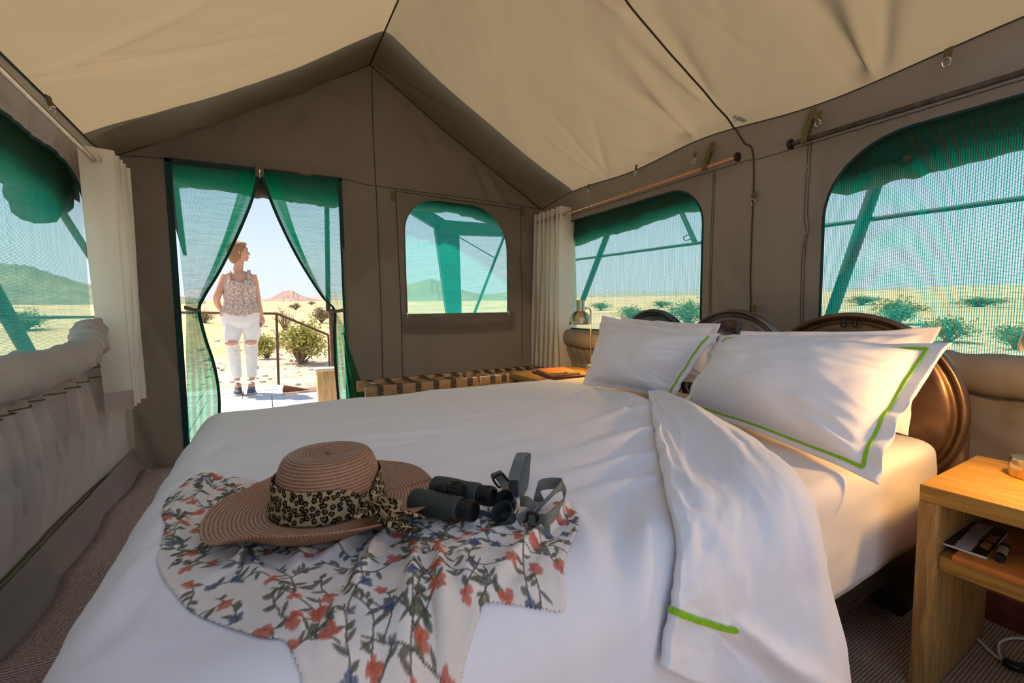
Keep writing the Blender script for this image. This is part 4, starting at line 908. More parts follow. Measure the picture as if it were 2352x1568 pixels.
idx = -np.ones(len(P2), int); n_in = ins.sum(); idx[ins] = np.arange(n_in); P2 = P2[ins]; I = idx.reshape(X.shape)
F = np.stack([I[:-1, :-1], I[1:, :-1], I[1:, 1:], I[:-1, 1:]], -1).reshape(-1, 4); F = F[(F >= 0).all(1)]
# distance to the outline (for the hem and for snapping the rim)
seg0, seg1 = OW, np.roll(OW, -1, 0); dmin = np.full(len(P2), 9.0); near = P2.copy()
for a, b in zip(seg0, seg1):
    m_ = np.abs(P2-(a+b)/2).max(1) < .02+np.abs(b-a).max()
    if not m_.any(): continue
    q_ = P2[m_]; d_ = b-a; t = np.clip(((q_-a) @ d_)/(d_ @ d_+1e-12), 0, 1); c = a+t[:, None]*d_; dd = np.linalg.norm(q_-c, axis=1); ii = np.where(m_)[0]; k = dd < dmin[ii]
    dmin[ii[k]] = dd[k]; near[ii[k]] = c[k]
snap = dmin < st*.75; P2[snap] = near[snap]
x, y = P2[:, 0], P2[:, 1]; Z = np.array([top_hit(a, b) for a, b in P2])
rel = .0035+.004*fbm(x*9, y*9, 2, 91)+.0016*fbm(x*26+y*9, y*22, 2, 92)
FOLDS = [((865, 1265), (740, 1530), .016, .016), ((955, 1290), (915, 1600), .016, .018), ((1005, 1285), (1040, 1560), .014, .013), ((700, 1255), (640, 1440), .016, .010), ((560, 1290), (720, 1470), .015, .010), ((820, 1250), (690, 1330), .012, .010), ((780, 1330), (860, 1600), .012, -.009), ((985, 1380), (985, 1600), .010, -.010),
         ((1312, 1165), (1075, 1400), .012, .020), ((1290, 1210), (1120, 1390), .009, -.012), ((1200, 1200), (960, 1330), .014, .007), ((640, 1230), (450, 1300), .012, .007), ((600, 1270), (420, 1380), .012, .008), ((480, 1130), (410, 1200), .016, .020), ((500, 1100), (385, 1150), .012, .012), ((430, 1200), (375, 1280), .012, .010), ((1100, 1210), (1000, 1230), .012, .006), ((900, 1230), (820, 1290), .012, .008), ((700, 1480), (640, 1400), .010, .008), ((1060, 1300), (1100, 1400), .012, .009)]
for a, b, wd, am in FOLDS:
    p0, p1 = at(*a, 2, .60), at(*b, 2, .60); rel = rel+ridge(x, y, p0[0], p0[1], p1[0], p1[1], wd, am)
edge = np.clip(dmin/.02, 0, 1)
rel = np.maximum(rel, .0015)*(.25+.75*edge)+.0009*np.exp(-((dmin-.005)/.003)**2)+.002
Z = Z+rel
# the print: stems with leaves, red and blue blossoms
colr = np.tile(np.array([.78, .71, .65]), (len(P2), 1)); colr *= (1+.05*fbm(x*30, y*30, 2, 95))[:, None]
r_ = np.random.default_rng(5)
def blend(m_, a, c): colr[m_] = colr[m_]*(1-a[:, None])+np.array(c)*a[:, None]
def leaf(cx, cy, ang, L_, wd, c):
    m_ = (np.abs(x-cx) < L_) & (np.abs(y-cy) < L_)
    if not m_.any(): return
    u = (x[m_]-cx)*math.cos(ang)+(y[m_]-cy)*math.sin(ang); v = -(x[m_]-cx)*math.sin(ang)+(y[m_]-cy)*math.cos(ang)
    t = np.clip(u/L_, 0, 1); hw = wd*np.sin(np.pi*t)**.8*(1-.3*t); a = np.clip((hw-np.abs(v))/.0012+.5, 0, 1)*((u > 0) & (u < L_))
    inner = np.clip(1-np.abs(np.abs(v)-hw*.55)/(hw*.5+1e-6), 0, 1)*.45
    cc = np.array(c)[None]*(1+inner[:, None]*1.3); colr[m_] = colr[m_]*(1-a[:, None]*.9)+cc*a[:, None]*.9
def blossom(cx, cy, R_, c, c2, ph, petals):
    m_ = (np.abs(x-cx) < R_*1.2) & (np.abs(y-cy) < R_*1.2)
    if not m_.any(): return
    dx, dy = x[m_]-cx, y[m_]-cy; dx = dx*1.0; rr = np.hypot(dx, dy); an = np.arctan2(dy, dx)+ph
    rad = R_*(.50+.42*np.abs(np.cos(an*petals/2))**.7+.14*vnoise(an*3, np.full_like(an, ph*9), 7))*(.78+.3*np.cos(an-ph*3))
    a = np.clip((rad-rr)/.0016+.5, 0, 1); st_ = .5+.5*np.cos(an*petals*3+rr*300); k = np.clip(rr/R_, 0, 1)*.5+.35*st_
    cc = np.array(c)[None]*(1-k[:, None])+np.array(c2)[None]*k[:, None]; a = a*(.80+.15*st_); colr[m_] = colr[m_]*(1-a[:, None])+cc*a[:, None]
def stem(p0, ang, L_, curv, wid, c, leaves=True, flow=None):
    n_ = 40; pts = [np.array(p0)]; a = ang
    for k in range(n_): a += curv/n_+.35*vnoise(k*.35, p0[0]*90, 3)/4; pts.append(pts[-1]+np.array([math.cos(a), math.sin(a)])*L_/n_)
    pts = np.array(pts)
    for k in range(n_):
        c_ = (pts[k]+pts[k+1])/2; m_ = (np.abs(x-c_[0]) < .006) & (np.abs(y-c_[1]) < .006)
        if not m_.any(): continue
        d_ = pts[k+1]-pts[k]; q_ = P2[m_]-pts[k]; t = np.clip((q_ @ d_)/(d_ @ d_), 0, 1); dd = np.linalg.norm(q_-t[:, None]*d_, axis=1); blend(m_, np.clip((wid-dd)/.0010+.5, 0, 1)*.9, c)
    for k in range(4, n_, 6):
        if r_.random() < .85:
            a = math.atan2(*(pts[k+1]-pts[k])[::-1]) if k < n_ else ang; sd = r_.choice([-1, 1]); g = (.075, .085, .06) if r_.random() < .65 else (.12, .10, .065)
            leaf(*pts[k], a+sd*r_.uniform(.5, 1.1), r_.uniform(.010, .021), r_.uniform(.0026, .0052), g)
    return pts
lo, hi = OW.min(0), OW.max(0); spots = []
for k in range(4000):
    p_ = r_.uniform(lo, hi)
    if len(spots) < 150 and pip(p_[None], OW)[0] and all(np.linalg.norm(p_-s) > .0225 for s in spots): spots.append(p_)
for k, p_ in enumerate(spots):
    a = r_.uniform(-2.2, -.6) if k % 3 else r_.uniform(0, 6.28)
    pts = stem(p_, a+math.pi, r_.uniform(.045, .095), r_.uniform(-1.2, 1.2), .0009, (.075, .07, .055))
    if k % 4 == 0: stem(pts[18], a+math.pi+r_.choice([-.8, .8]), .03, .4, .0008, (.075, .07, .055))
for k, p_ in enumerate(spots):
    t = r_.random()
    if t < .52: blossom(p_[0], p_[1], r_.uniform(.0105, .0165), (.42, .065, .035), (.72, .22, .13), r_.uniform(0, 6), r_.choice([3, 4, 5]))
    elif t < .76: blossom(p_[0], p_[1], r_.uniform(.009, .0135), (.03, .045, .10), (.14, .19, .31), r_.uniform(0, 6), 5)
    elif t < .88: blossom(p_[0], p_[1], r_.uniform(.007, .010), (.05, .05, .06), (.30, .29, .28), r_.uniform(0, 6), 5)
SHAWL = vcol_mat('printed_voile')
sh = obj('shawl', np.c_[P2, Z], F, SHAWL); tag(sh, 'pale shawl printed with red and blue flowers spread on the duvet', 'shawl')
at_ = sh.data.color_attributes.new('print', 'FLOAT_COLOR', 'POINT'); at_.data.foreach_set('color', np.c_[np.clip(colr, 0, 1), np.ones(len(P2))].astype(np.float32).ravel())
solid(sh, .0012, -1)
SBVH = BVHTree.FromPolygons([tuple(v) for v in np.c_[P2, Z]], F.tolist())
def top_of(x, y):
    h = SBVH.ray_cast(Vector((x, y, 1.2)), Vector((0, 0, -1)), 2); z = top_hit(x, y); return max(z, h[0].z) if h[0] is not None else z

# ------------------------------------------------------------------ straw hat
def straw():
    m = bpy.data.materials.new('brown_straw_braid'); m.use_nodes = True; t = m.node_tree; N = t.nodes; L = t.links; p = N['Principled BSDF']; p.inputs['Roughness'].default_value = .45; p.inputs['Specular IOR Level'].default_value = .45
    uv = N.new('ShaderNodeUVMap'); s = N.new('ShaderNodeSeparateXYZ'); L.new(uv.outputs[0], s.inputs[0])
    def ma(op, a, b=None):
        n = N.new('ShaderNodeMath'); n.operation = op
        for i, v in enumerate((a, b)):
            if v is None: continue
            if isinstance(v, (int, float)): n.inputs[i].default_value = v
            else: L.new(v, n.inputs[i])
        return n.outputs[0]
    row = ma('SINE', ma('MULTIPLY', s.outputs[1], 2*math.pi/.0058))
    her = ma('SINE', ma('ADD', ma('MULTIPLY', s.outputs[0], 2*math.pi/.0042), ma('MULTIPLY', ma('ABSOLUTE', row), 2.4)))
    f = ma('ADD', ma('MULTIPLY', ma('ADD', ma('MULTIPLY', row, .6), ma('MULTIPLY', her, .5)), .45), .5)
    nz = N.new('ShaderNodeTexNoise'); nz.inputs['Scale'].default_value = 130; L.new(uv.outputs[0], nz.inputs[0])
    f2 = ma('ADD', ma('MULTIPLY', f, .7), ma('MULTIPLY', nz.outputs[0], .35))
    rp = N.new('ShaderNodeValToRGB'); rp.color_ramp.elements[0].color = (.08, .03, .015, 1); rp.color_ramp.elements[1].color = (.68, .36, .215, 1); rp.color_ramp.elements[0].position = .12; rp.color_ramp.elements[1].position = .95
    L.new(f2, rp.inputs[0]); L.new(rp.outputs[0], p.inputs['Base Color'])
    b = N.new('ShaderNodeBump'); b.inputs['Strength'].default_value = .7; b.inputs['Distance'].default_value = .0015; L.new(f, b.inputs['Height']); L.new(b.outputs[0], p.inputs['Normal'])
    return m
STRAW = straw()
hc = at(757, 1152, 2, .622); hz = .622
hat = thing('sun_hat', 'wide brimmed brown straw sun hat with leopard print scarf band on the shawl', 'hat', hc)
KH = 150; toc = math.atan2(CAM[1]-hc[1], CAM[0]-hc[0])     # direction to the camera
prof = [(.0005, .099)]
for u in np.linspace(.06, 1, 12): prof.append((.042*u, .0985-.006*(1-u**2)))
prof += [(.050, .0995), (.060, .0985), (.0685, .094), (.0745, .086), (.079, .074), (.0825, .060), (.085, .044), (.087, .028), (.089, .012), (.0905, .004), (.094, .0)]
prof = np.array(prof); d_ = np.r_[0, np.cumsum(np.linalg.norm(np.diff(prof, axis=0), axis=1))]; n1_ = int(d_[-1]/.00165); sN = np.linspace(0, d_[-1], n1_)
pr_, pz_ = np.interp(sN, d_, prof[:, 0]), np.interp(sN, d_, prof[:, 1])
def hatrow(rad, z, sarc): return [(rad, z, sarc)]
vs = []; uv = []
for i in range(n1_):
    for k in range(KH):
        a = 2*math.pi*k/KH; rr = .965*pr_[i]+.0006*math.sin(sN[i]*2*math.pi/.0058)+.0012*math.sin(3*a+1); vs.append((hc[0]+rr*math.cos(a), hc[1]+rr*math.sin(a), hz+.89*pz_[i])); uv.append((a*max(pr_[i], .02), sN[i]))
crown = obj('crown', vs, grid_faces(n1_, KH, True), STRAW, hat, uv=uv)
vs = []; uv = []; nb_ = 66
for i in range(nb_):
    t = i/(nb_-1); s_ = .002+.088*t
    for k in range(KH):
        a = 2*math.pi*k/KH; da = (a-toc-.10+math.pi) % (2*math.pi)-math.pi
        g = 1/(1+math.exp((-da-.85)/.10))/(1+math.exp((da-.30)/.22)); bend = .85*g
        flat = .042; up_ = max(0, s_-flat); R_ = .018
        th = min(bend, up_/R_); arcl = R_*th; rest = up_-arcl
        rr = .090+min(s_, flat)+R_*math.sin(th)*(1 if up_ > 0 else 0)+rest*math.cos(th); z = R_*(1-math.cos(th))+rest*math.sin(th)
        z += -.006*t*(1-g)*math.cos(2*a+.5)+.004*t*math.sin(5*a)*(1-g)+.0007*math.sin(s_*2*math.pi/.0058)
        rt = math.cos(a-(toc+math.pi*.5)); z += .010*t*t*(1-g)
        z *= (1-.25*g*(.5+.5*math.sin(da*2.0)))
        vs.append((hc[0]+rr*math.cos(a), hc[1]+rr*math.sin(a), hz-.001+z)); uv.append((a*.14, s_))
brim = obj('brim', vs, grid_faces(nb_, KH, True), STRAW, hat, uv=uv); solid(brim, .0022)
def leopard():
    m = bpy.data.materials.new('leopard_print_cotton'); m.use_nodes = True; t = m.node_tree; N = t.nodes; L = t.links; p = N['Principled BSDF']; p.inputs['Roughness'].default_value = .8; p.inputs['Specular IOR Level'].default_value = .1
    uvn = N.new('ShaderNodeUVMap'); nz = N.new('ShaderNodeTexNoise'); nz.inputs['Scale'].default_value = 220; L.new(uvn.outputs[0], nz.inputs[0])
    mixv = N.new('ShaderNodeMixRGB'); mixv.inputs[0].default_value = .006; L.new(uvn.outputs[0], mixv.inputs[1]); L.new(nz.outputs['Color'], mixv.inputs[2])
    vo = N.new('ShaderNodeTexVoronoi'); vo.voronoi_dimensions = '2D'; vo.inputs['Scale'].default_value = 108; vo.inputs['Randomness'].default_value = .85; L.new(mixv.outputs[0], vo.inputs['Vector'])
    n2 = N.new('ShaderNodeTexNoise'); n2.inputs['Scale'].default_value = 210; L.new(uvn.outputs[0], n2.inputs[0])
    ad = N.new('ShaderNodeMath'); ad.operation = 'MULTIPLY_ADD'; ad.inputs[1].default_value = .28; L.new(n2.outputs[0], ad.inputs[0]); L.new(vo.outputs['Distance'], ad.inputs[2])
    rp = N.new('ShaderNodeValToRGB'); e = rp.color_ramp.elements; rp.color_ramp.interpolation = 'EASE'
    e[0].position = .0; e[0].color = (.24, .13, .045, 1); e[1].position = 1; e[1].color = (.44, .34, .18, 1)
    for pos, c in ((.30, (.22, .12, .04, 1)), (.345, (.012, .010, .008, 1)), (.56, (.014, .012, .010, 1)), (.61, (.42, .32, .165, 1))): k = e.new(pos); k.color = c
    L.new(ad.outputs[0], rp.inputs[0]); L.new(rp.outputs[0], p.inputs['Base Color']); return m
LEO = leopard()
ka = math.atan2(*(at(872, 1172, 2, .63)-hc)[:2][::-1])      # where the knot sits
vs = []; uv = []; nh = 14
for i in range(nh):
    t = i/(nh-1)
    for k in range(KH):
        a = 2*math.pi*k/KH; da = (a-ka+math.pi) % (2*math.pi)-math.pi; sq = 1-.45*math.exp(-(da/.30)**2); zz = .003+.0475*t*sq+.006*math.sin(da*.5)**2*(t-.3)
        rr = np.interp(zz, [0, .028, .06, .08], [.0895, .0855, .081, .0745])+.0018+.0012*math.sin(t*9+3*math.sin(a*2))+.002*math.exp(-(da/.25)**2)*math.sin(t*14)
        vs.append((hc[0]+rr*math.cos(a), hc[1]+rr*math.sin(a), hz+zz)); uv.append((a*.088, zz))
band = obj('scarf_band', vs, grid_faces(nh, KH, True), LEO, hat, uv=uv); solid(band, .0012, 1)
kp = np.array([hc[0]+.096*math.cos(ka), hc[1]+.096*math.sin(ka), hz+.020])
kn = MB().ball(kp, .014, 18, 12, (1, 1, 1.05)); ko = kn.build('scarf_knot', LEO, hat); co = np.array([v.co for v in ko.data.vertices]); co += (co-kp)*(.22*np.sin(np.arctan2(co[:, 2]-kp[2], co[:, 0]-kp[0])*5))[:, None]; ko.data.vertices.foreach_set('co', co.ravel()); l_ = ko.data.uv_layers.new(name='UVMap'); ix = np.zeros(len(ko.data.loops), np.int32); ko.data.loops.foreach_get('vertex_index', ix); l_.data.foreach_set('uv', (co[:, [0, 2]]-co[:, [1, 1]]*.4)[ix].astype(np.float32).ravel())
def tail(pxs, w0, w1, seed):
    q = smooth_poly([kp]+[np.array(p) for p in pxs], 34); vs = []; nw = 12; T = np.gradient(q, axis=0)
    for i in range(34):
        t = i/33; s_ = np.cross(T[i], [0, 0, 1.]); s_ /= np.linalg.norm(s_); w_ = w0+(w1-w0)*t
        for j in range(nw): u = j/(nw-1)*2-1; vs.append(q[i]+s_*u*w_+np.array([0, 0, .0045*math.sin(u*7+seed+t*3)*(1-.4*t)+.003*abs(u)]))
    return solid(obj('scarf_tail', vs, grid_faces(34, nw), LEO, hat, uv=[(i*.0032, (j/(nw-1)*2-1)*(w0+(w1-w0)*i/33)) for i in range(34) for j in range(nw)]), .001)
def on(px, py, up_=.008): p_ = at(px, py, 2, .64); h = at(px, py, 2, top_of(p_[0], p_[1])+up_); return h
tail([at(905, 1168, 2, .652), at(935, 1180, 2, .640), on(962, 1188, .012)], .012, .021, 1)
tail([at(888, 1192, 2, .660), at(915, 1205, 2, .655), on(938, 1222, .010)], .009, .014, 2.5)
tail([at(842, 1178, 2, .652), at(815, 1182, 2, .650)], .010, .013, 4)

# ------------------------------------------------------------------ binoculars with neck strap
RUB = mat('olive_rubber_armour', (.042, .052, .046), .5, bump=.1, bscale=500); GLASS = mat('dark_lens', (.01, .012, .02), .05)
WEB = mat('grey_webbing', (.19, .195, .175), .75, var=.12, vscale=160, bump=.3, bscale=500); RGD = mat('rain_guard_rubber', (.03, .04, .042), .38)
def bz(px, py, r): p_ = at(px, py, 2, .63); return at(px, py, 2, top_of(p_[0], p_[1])+r+.002)
b0, b1 = bz(955, 1150, .0205), bz(1068, 1170, .0185); ax = b1-b0; ax /= np.linalg.norm(ax); LEN = .118
side = np.cross(np.array([0, 0, 1.]), ax); side /= np.linalg.norm(side); side = side if side @ FW > 0 else -side; upv = np.cross(ax, side); upv = upv if upv[2] > 0 else -upv
bino = thing('binoculars', 'dark green binoculars lying on the shawl beside the straw hat', 'binoculars', b0)
for k, o_s in ((0, 0), (1, .050)):
    c = b0+side*o_s+ax*(.004*k)+np.array([0, 0, .004*k])
    pr2 = [(.0, .002), (.0165, .002), (.0175, -.002), (.0198, -.002), (.0207, .002), (.0207, .030), (.0195, .048), (.0183, .060), (.0187, .072), (.0183, .088), (.016, .091), (.0, .091)]
    MB().lathe(pr2, c, ax, 32).build('barrel', RUB, bino)
    MB().lathe([(.0, .0012), (.0160, .0012), (.0165, .0)], c-ax*.001, ax, 24).build('objective_lens', GLASS, bino)
    MB().lathe([(.0150, .088), (.0160, .092), (.0160, .096), (.0150, .097), (.0165, .099), (.0168, .112), (.0155, .116), (.012, .116), (.0115, .110), (.0, .109)], c, ax, 28).build('eyecup', BLACK, bino)
mid = b0+side*.025+ax*.052+upv*.006
rotm = Matrix((Vector(ax), Vector(side), Vector(upv))).transposed()
MB().box(mid+ax*.006, (.040, .026, .020), rotm, .006).build('bridge', RUB, bino)
MB().lathe([(0, -.012), (.010, -.012), (.0118, -.010), (.0118, .010), (.010, .012), (0, .012)], mid+upv*.009-ax*.012, ax, 24).build('hinge_tube', BLACK, bino)
fw_ = MB(); fw_.lathe([(0, .0), (.0125, .0), (.0138, .002), (.0138, .020), (.0125, .0225), (0, .0225)], mid+upv*.010+ax*.004, ax, 24)
for k in range(16): a = 2*math.pi*k/16; d_ = side*math.cos(a)+upv*math.sin(a); fw_.tube([mid+upv*.010+ax*.007+d_*.0138, mid+upv*.010+ax*.023+d_*.0138], .0013, 5)
fw_.build('focus_wheel', BLACK, bino)
gd = thing('neck_strap', 'grey webbing neck strap with buckles and rain guard beside the binoculars', 'strap', at(1200, 1150, 2, .62))
def surf(px, py, up_): p_ = at(px, py, 2, .62); return at(px, py, 2, top_of(p_[0], p_[1])+up_)
def dep(p): return float((np.array(p)-CAM) @ FW)
D0 = dep(surf(1185, 1120, .004)); H_ = RT*.0105
def rib(pts, wv, name='webbing', m=WEB, th=.0012, n=36):
    q = smooth_poly(pts, n); W = smooth_poly(wv, n); return MB().ribbon(q, W, th).build(name, m, gd)
rib([surf(1172, 1128, .006), atd(1182, 1090, D0+.005), atd(1192, 1056, D0+.012), atd(1199, 1042, D0+.022), atd(1207, 1043, D0+.032), atd(1206, 1064, D0+.034), surf(1201, 1112, .006), surf(1190, 1135, .004)], [H_, H_*1.05, H_, H_, H_, H_, H_, H_])
# ladder buckle and folded end of the strap
rib([surf(1168, 1128, .012), atd(1155, 1106, D0-.012), atd(1145, 1090, D0-.012), atd(1141, 1084, D0-.010), atd(1137, 1088, D0-.006), atd(1140, 1098, D0-.006)], [RT*.008+UP*.003]*6)
def frame(c, w_, h_, e1, e2, r, name='buckle'):
    e3 = np.cross(e1, e2); pts = []
    for k in range(28):
        a = 2*math.pi*k/28; sgn = lambda v: math.copysign(abs(v)**.45, v); pts.append(np.array(c)+e1*w_*sgn(math.cos(a))+e2*h_*sgn(math.sin(a)))
    return MB().tube(pts, r, 8, closed=True).build(name, BLACK, gd)
e1_ = RT*.8+UP*.5; e1_ /= np.linalg.norm(e1_); e2_ = UP*.8-RT*.5-FW*.3; e2_ /= np.linalg.norm(e2_)
frame(atd(1150, 1103, D0-.016), .011, .013, e1_, e2_, .0022)
MB().box(surf(1180, 1122, .016), (.017, .030, .012), Matrix((Vector(RT), Vector(FW*.6+UP*.8), Vector(UP*.6-FW*.8))).transposed(), .003).build('clip', BLACK, gd)
rib([surf(1124, 1176, .003), atd(1119, 1152, D0-.03), atd(1124, 1135, D0-.028), atd(1136, 1132, D0-.025), atd(1146, 1142, D0-.02), surf(1150, 1152, .01)], [RT*.002-FW*.006+UP*.001]*6, 'thin_strap', BLACK, .001)
rib([surf(1062, 1182, .014), surf(1085, 1176, .014), surf(1110, 1178, .012), surf(1140, 1190, .006), surf(1170, 1200, .004)], [UP*.0035+FW*.002]*5, 'thin_strap', BLACK, .001)
gax = UP*.62-FW*.55-RT*.30; gax /= np.linalg.norm(gax)
for (px, py) in ((1163, 1154), (1158, 1184)):
    c = surf(px, py, .012); MB().lathe([(.0148, -.012), (.0160, -.012), (.0178, .010), (.0183, .012), (.0172, .0125), (.0160, .008), (.0140, -.010), (.0, -.011)], c, gax, 28).build('rain_guard_cup', RGD, gd)
MB().tube([surf(1183, 1160, .012), surf(1186, 1172, .010), surf(1180, 1184, .010)], .004, 8).build('guard_bridge', RGD, gd)
D1 = dep(surf(1240, 1185, .004)); wA = (UP*.75+RT*.45+FW*.35); wA = wA/np.linalg.norm(wA)*.0095
rib([surf(1216, 1192, .012), atd(1234, 1170, D1-.008), atd(1258, 1145, D1), atd(1280, 1122, D1+.012), atd(1290, 1113, D1+.022), atd(1284, 1110, D1+.032), atd(1258, 1110, D1+.038), atd(1238, 1116, D1+.034), atd(1232, 1132, D1+.026), surf(1240, 1152, .010)], [wA, wA, wA, wA, UP*.0095, UP*.0095, UP*.0095, UP*.0095+RT*.001, UP*.0085+RT*.004, RT*.009])
rib([atd(1291, 1114, D1+.022), atd(1297, 1136, D1+.020), atd(1289, 1160, D1+.012), surf(1275, 1178, .010), surf(1258, 1192, .008), surf(1238, 1194, .010), surf(1216, 1190, .012)], [UP*.0095, UP*.0095+RT*.002, UP*.009+RT*.003, UP*.0095, UP*.0095, UP*.0095, UP*.0095])
frame(surf(1222, 1190, .016), .0085, .0145, RT*.9-FW*.4, UP*.8-FW*.6, .0026)
rib([surf(1190, 1192, .006), surf(1205, 1182, .010), surf(1222, 1170, .012), surf(1240, 1162, .010)], [UP*.006+FW*.004]*4, 'webbing', WEB)
rib([surf(1195, 1150, .012), surf(1210, 1152, .020), surf(1222, 1160, .016), surf(1230, 1166, .008)], [FW*.009+UP*.006]*4, 'webbing', WEB)
# ------------------------------------------------------------------ outside: ground, hills, deck, frame
ZG = -.38
def gz(x, y):
    r = np.hypot(x, y)
    return ZG+.10*fbm(np.asarray(x)*.35, np.asarray(y)*.35, 3, 101)*np.clip((r-4.5)/4, 0, 1)*np.clip(40/(r+1), 0, 1)+.030*np.clip(r-14, 0, None)*np.clip((r-14)/30, 0, 1)
def ghit(px, py):
    d = ray(px, py); t = np.linspace(3, 600, 12000)/math.hypot(d[0], d[1]); p = CAM+t[:, None]*d; k = np.argmax(p[:, 2] < gz(p[:, 0], p[:, 1])); return p[k]
def ground_mat():
    m = bpy.data.materials.new('desert_ground'); m.use_nodes = True; t = m.node_tree; N = t.nodes; L = t.links; p = N['Principled BSDF']; p.inputs['Roughness'].default_value = .95; p.inputs['Specular IOR Level'].default_value = .05
    tcn = N.new('ShaderNodeTexCoord'); n1 = N.new('ShaderNodeTexNoise'); n1.inputs['Scale'].default_value = 3.2; n1.inputs['Detail'].default_value = 9; n1.inputs['Roughness'].default_value = .7; L.new(tcn.outputs['Object'], n1.inputs[0])
    r1 = N.new('ShaderNodeValToRGB'); e = r1.color_ramp.elements; e[0].position = .36; e[0].color = (.42, .28, .19, 1); e[1].position = .62; e[1].color = (.74, .58, .45, 1); L.new(n1.outputs[0], r1.inputs[0])
    n2 = N.new('ShaderNodeTexNoise'); n2.inputs['Scale'].default_value = .16; n2.inputs['Detail'].default_value = 10; n2.inputs['Roughness'].default_value = .65; L.new(tcn.outputs['Object'], n2.inputs[0])
    r2 = N.new('ShaderNodeValToRGB'); e = r2.color_ramp.elements; e[0].position = .34; e[0].color = (.43, .32, .16, 1); e[1].position = .60; e[1].color = (.66, .48, .25, 1); L.new(n2.outputs[0], r2.inputs[0])
    ln = N.new('ShaderNodeVectorMath'); ln.operation = 'LENGTH'; L.new(tcn.outputs['Object'], ln.inputs[0]); mr = N.new('ShaderNodeMapRange'); mr.inputs[1].default_value = 11; mr.inputs[2].default_value = 20; L.new(ln.outputs['Value'], mr.inputs[0])
    mx = N.new('ShaderNodeMixRGB'); L.new(mr.outputs[0], mx.inputs[0]); L.new(r1.outputs[0], mx.inputs[1]); L.new(r2.outputs[0], mx.inputs[2]); L.new(mx.outputs[0], p.inputs['Base Color'])
    b = N.new('ShaderNodeBump'); b.inputs['Strength'].default_value = .6; b.inputs['Distance'].default_value = .08; L.new(n1.outputs[0], b.inputs['Height']); L.new(b.outputs[0], p.inputs['Normal'])
    return m
g = np.linspace(-1, 1, 170); g = np.sign(g)*np.abs(g)**3.2*700; GX, GY = np.meshgrid(g, g, indexing='ij'); rr = np.hypot(GX, GY)
GZ = gz(GX, GY)
ground = struct(obj('ground', np.stack([GX, GY, GZ], -1).reshape(-1, 3), grid_faces(170, 170), ground_mat()))
def hill(n, prof, D, depth, c1, c2, rough_=1.0):
    q = smooth_poly(prof, 90); rows = 15; vs = []
    for i, (x, y) in enumerate(q):
        d = ray(x, y); h = d/np.linalg.norm(d[:2])
        for j in range(rows):
            t = j/(rows-1)*2-1; r = D+depth*t; top = CAM[2]+h[2]*D; s = (1-abs(t)**1.3); zb = ZG+.030*(D-14)-2.0; z = zb+(top-zb)*s+rough_*(top-zb)*.10*fbm(i*.22, j*.7, 3, n)*s**.5*(1 if abs(t) > .05 else .3)
            vs.append((CAM[0]+h[0]*r, CAM[1]+h[1]*r, z))
    m = mat('hill_rock_haze_%d' % n, c1, .95, col2=c2, vscale=.10, spec=.02, detail=8)  # distant hills paled, aerial haze mixed into their rock colour
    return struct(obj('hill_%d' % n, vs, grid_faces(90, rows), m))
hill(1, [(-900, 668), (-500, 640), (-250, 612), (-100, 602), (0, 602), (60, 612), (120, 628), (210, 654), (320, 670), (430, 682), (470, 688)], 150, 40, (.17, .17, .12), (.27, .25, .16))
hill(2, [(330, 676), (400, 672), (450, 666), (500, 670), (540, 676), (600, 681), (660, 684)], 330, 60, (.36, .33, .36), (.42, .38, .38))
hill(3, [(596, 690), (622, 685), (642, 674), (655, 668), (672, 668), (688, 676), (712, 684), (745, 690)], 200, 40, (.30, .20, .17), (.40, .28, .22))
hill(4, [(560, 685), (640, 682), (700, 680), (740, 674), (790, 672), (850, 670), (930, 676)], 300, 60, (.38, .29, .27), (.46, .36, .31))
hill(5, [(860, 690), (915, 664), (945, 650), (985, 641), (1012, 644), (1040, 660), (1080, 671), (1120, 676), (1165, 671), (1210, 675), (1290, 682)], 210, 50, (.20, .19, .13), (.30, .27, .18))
hill(6, [(1230, 682), (1340, 672), (1450, 667), (1550, 669), (1610, 663), (1720, 666), (1900, 661), (2050, 662), (2200, 662), (2352, 656), (2600, 648), (2900, 644), (3400, 650)], 320, 60, (.30, .30, .25), (.38, .36, .28))
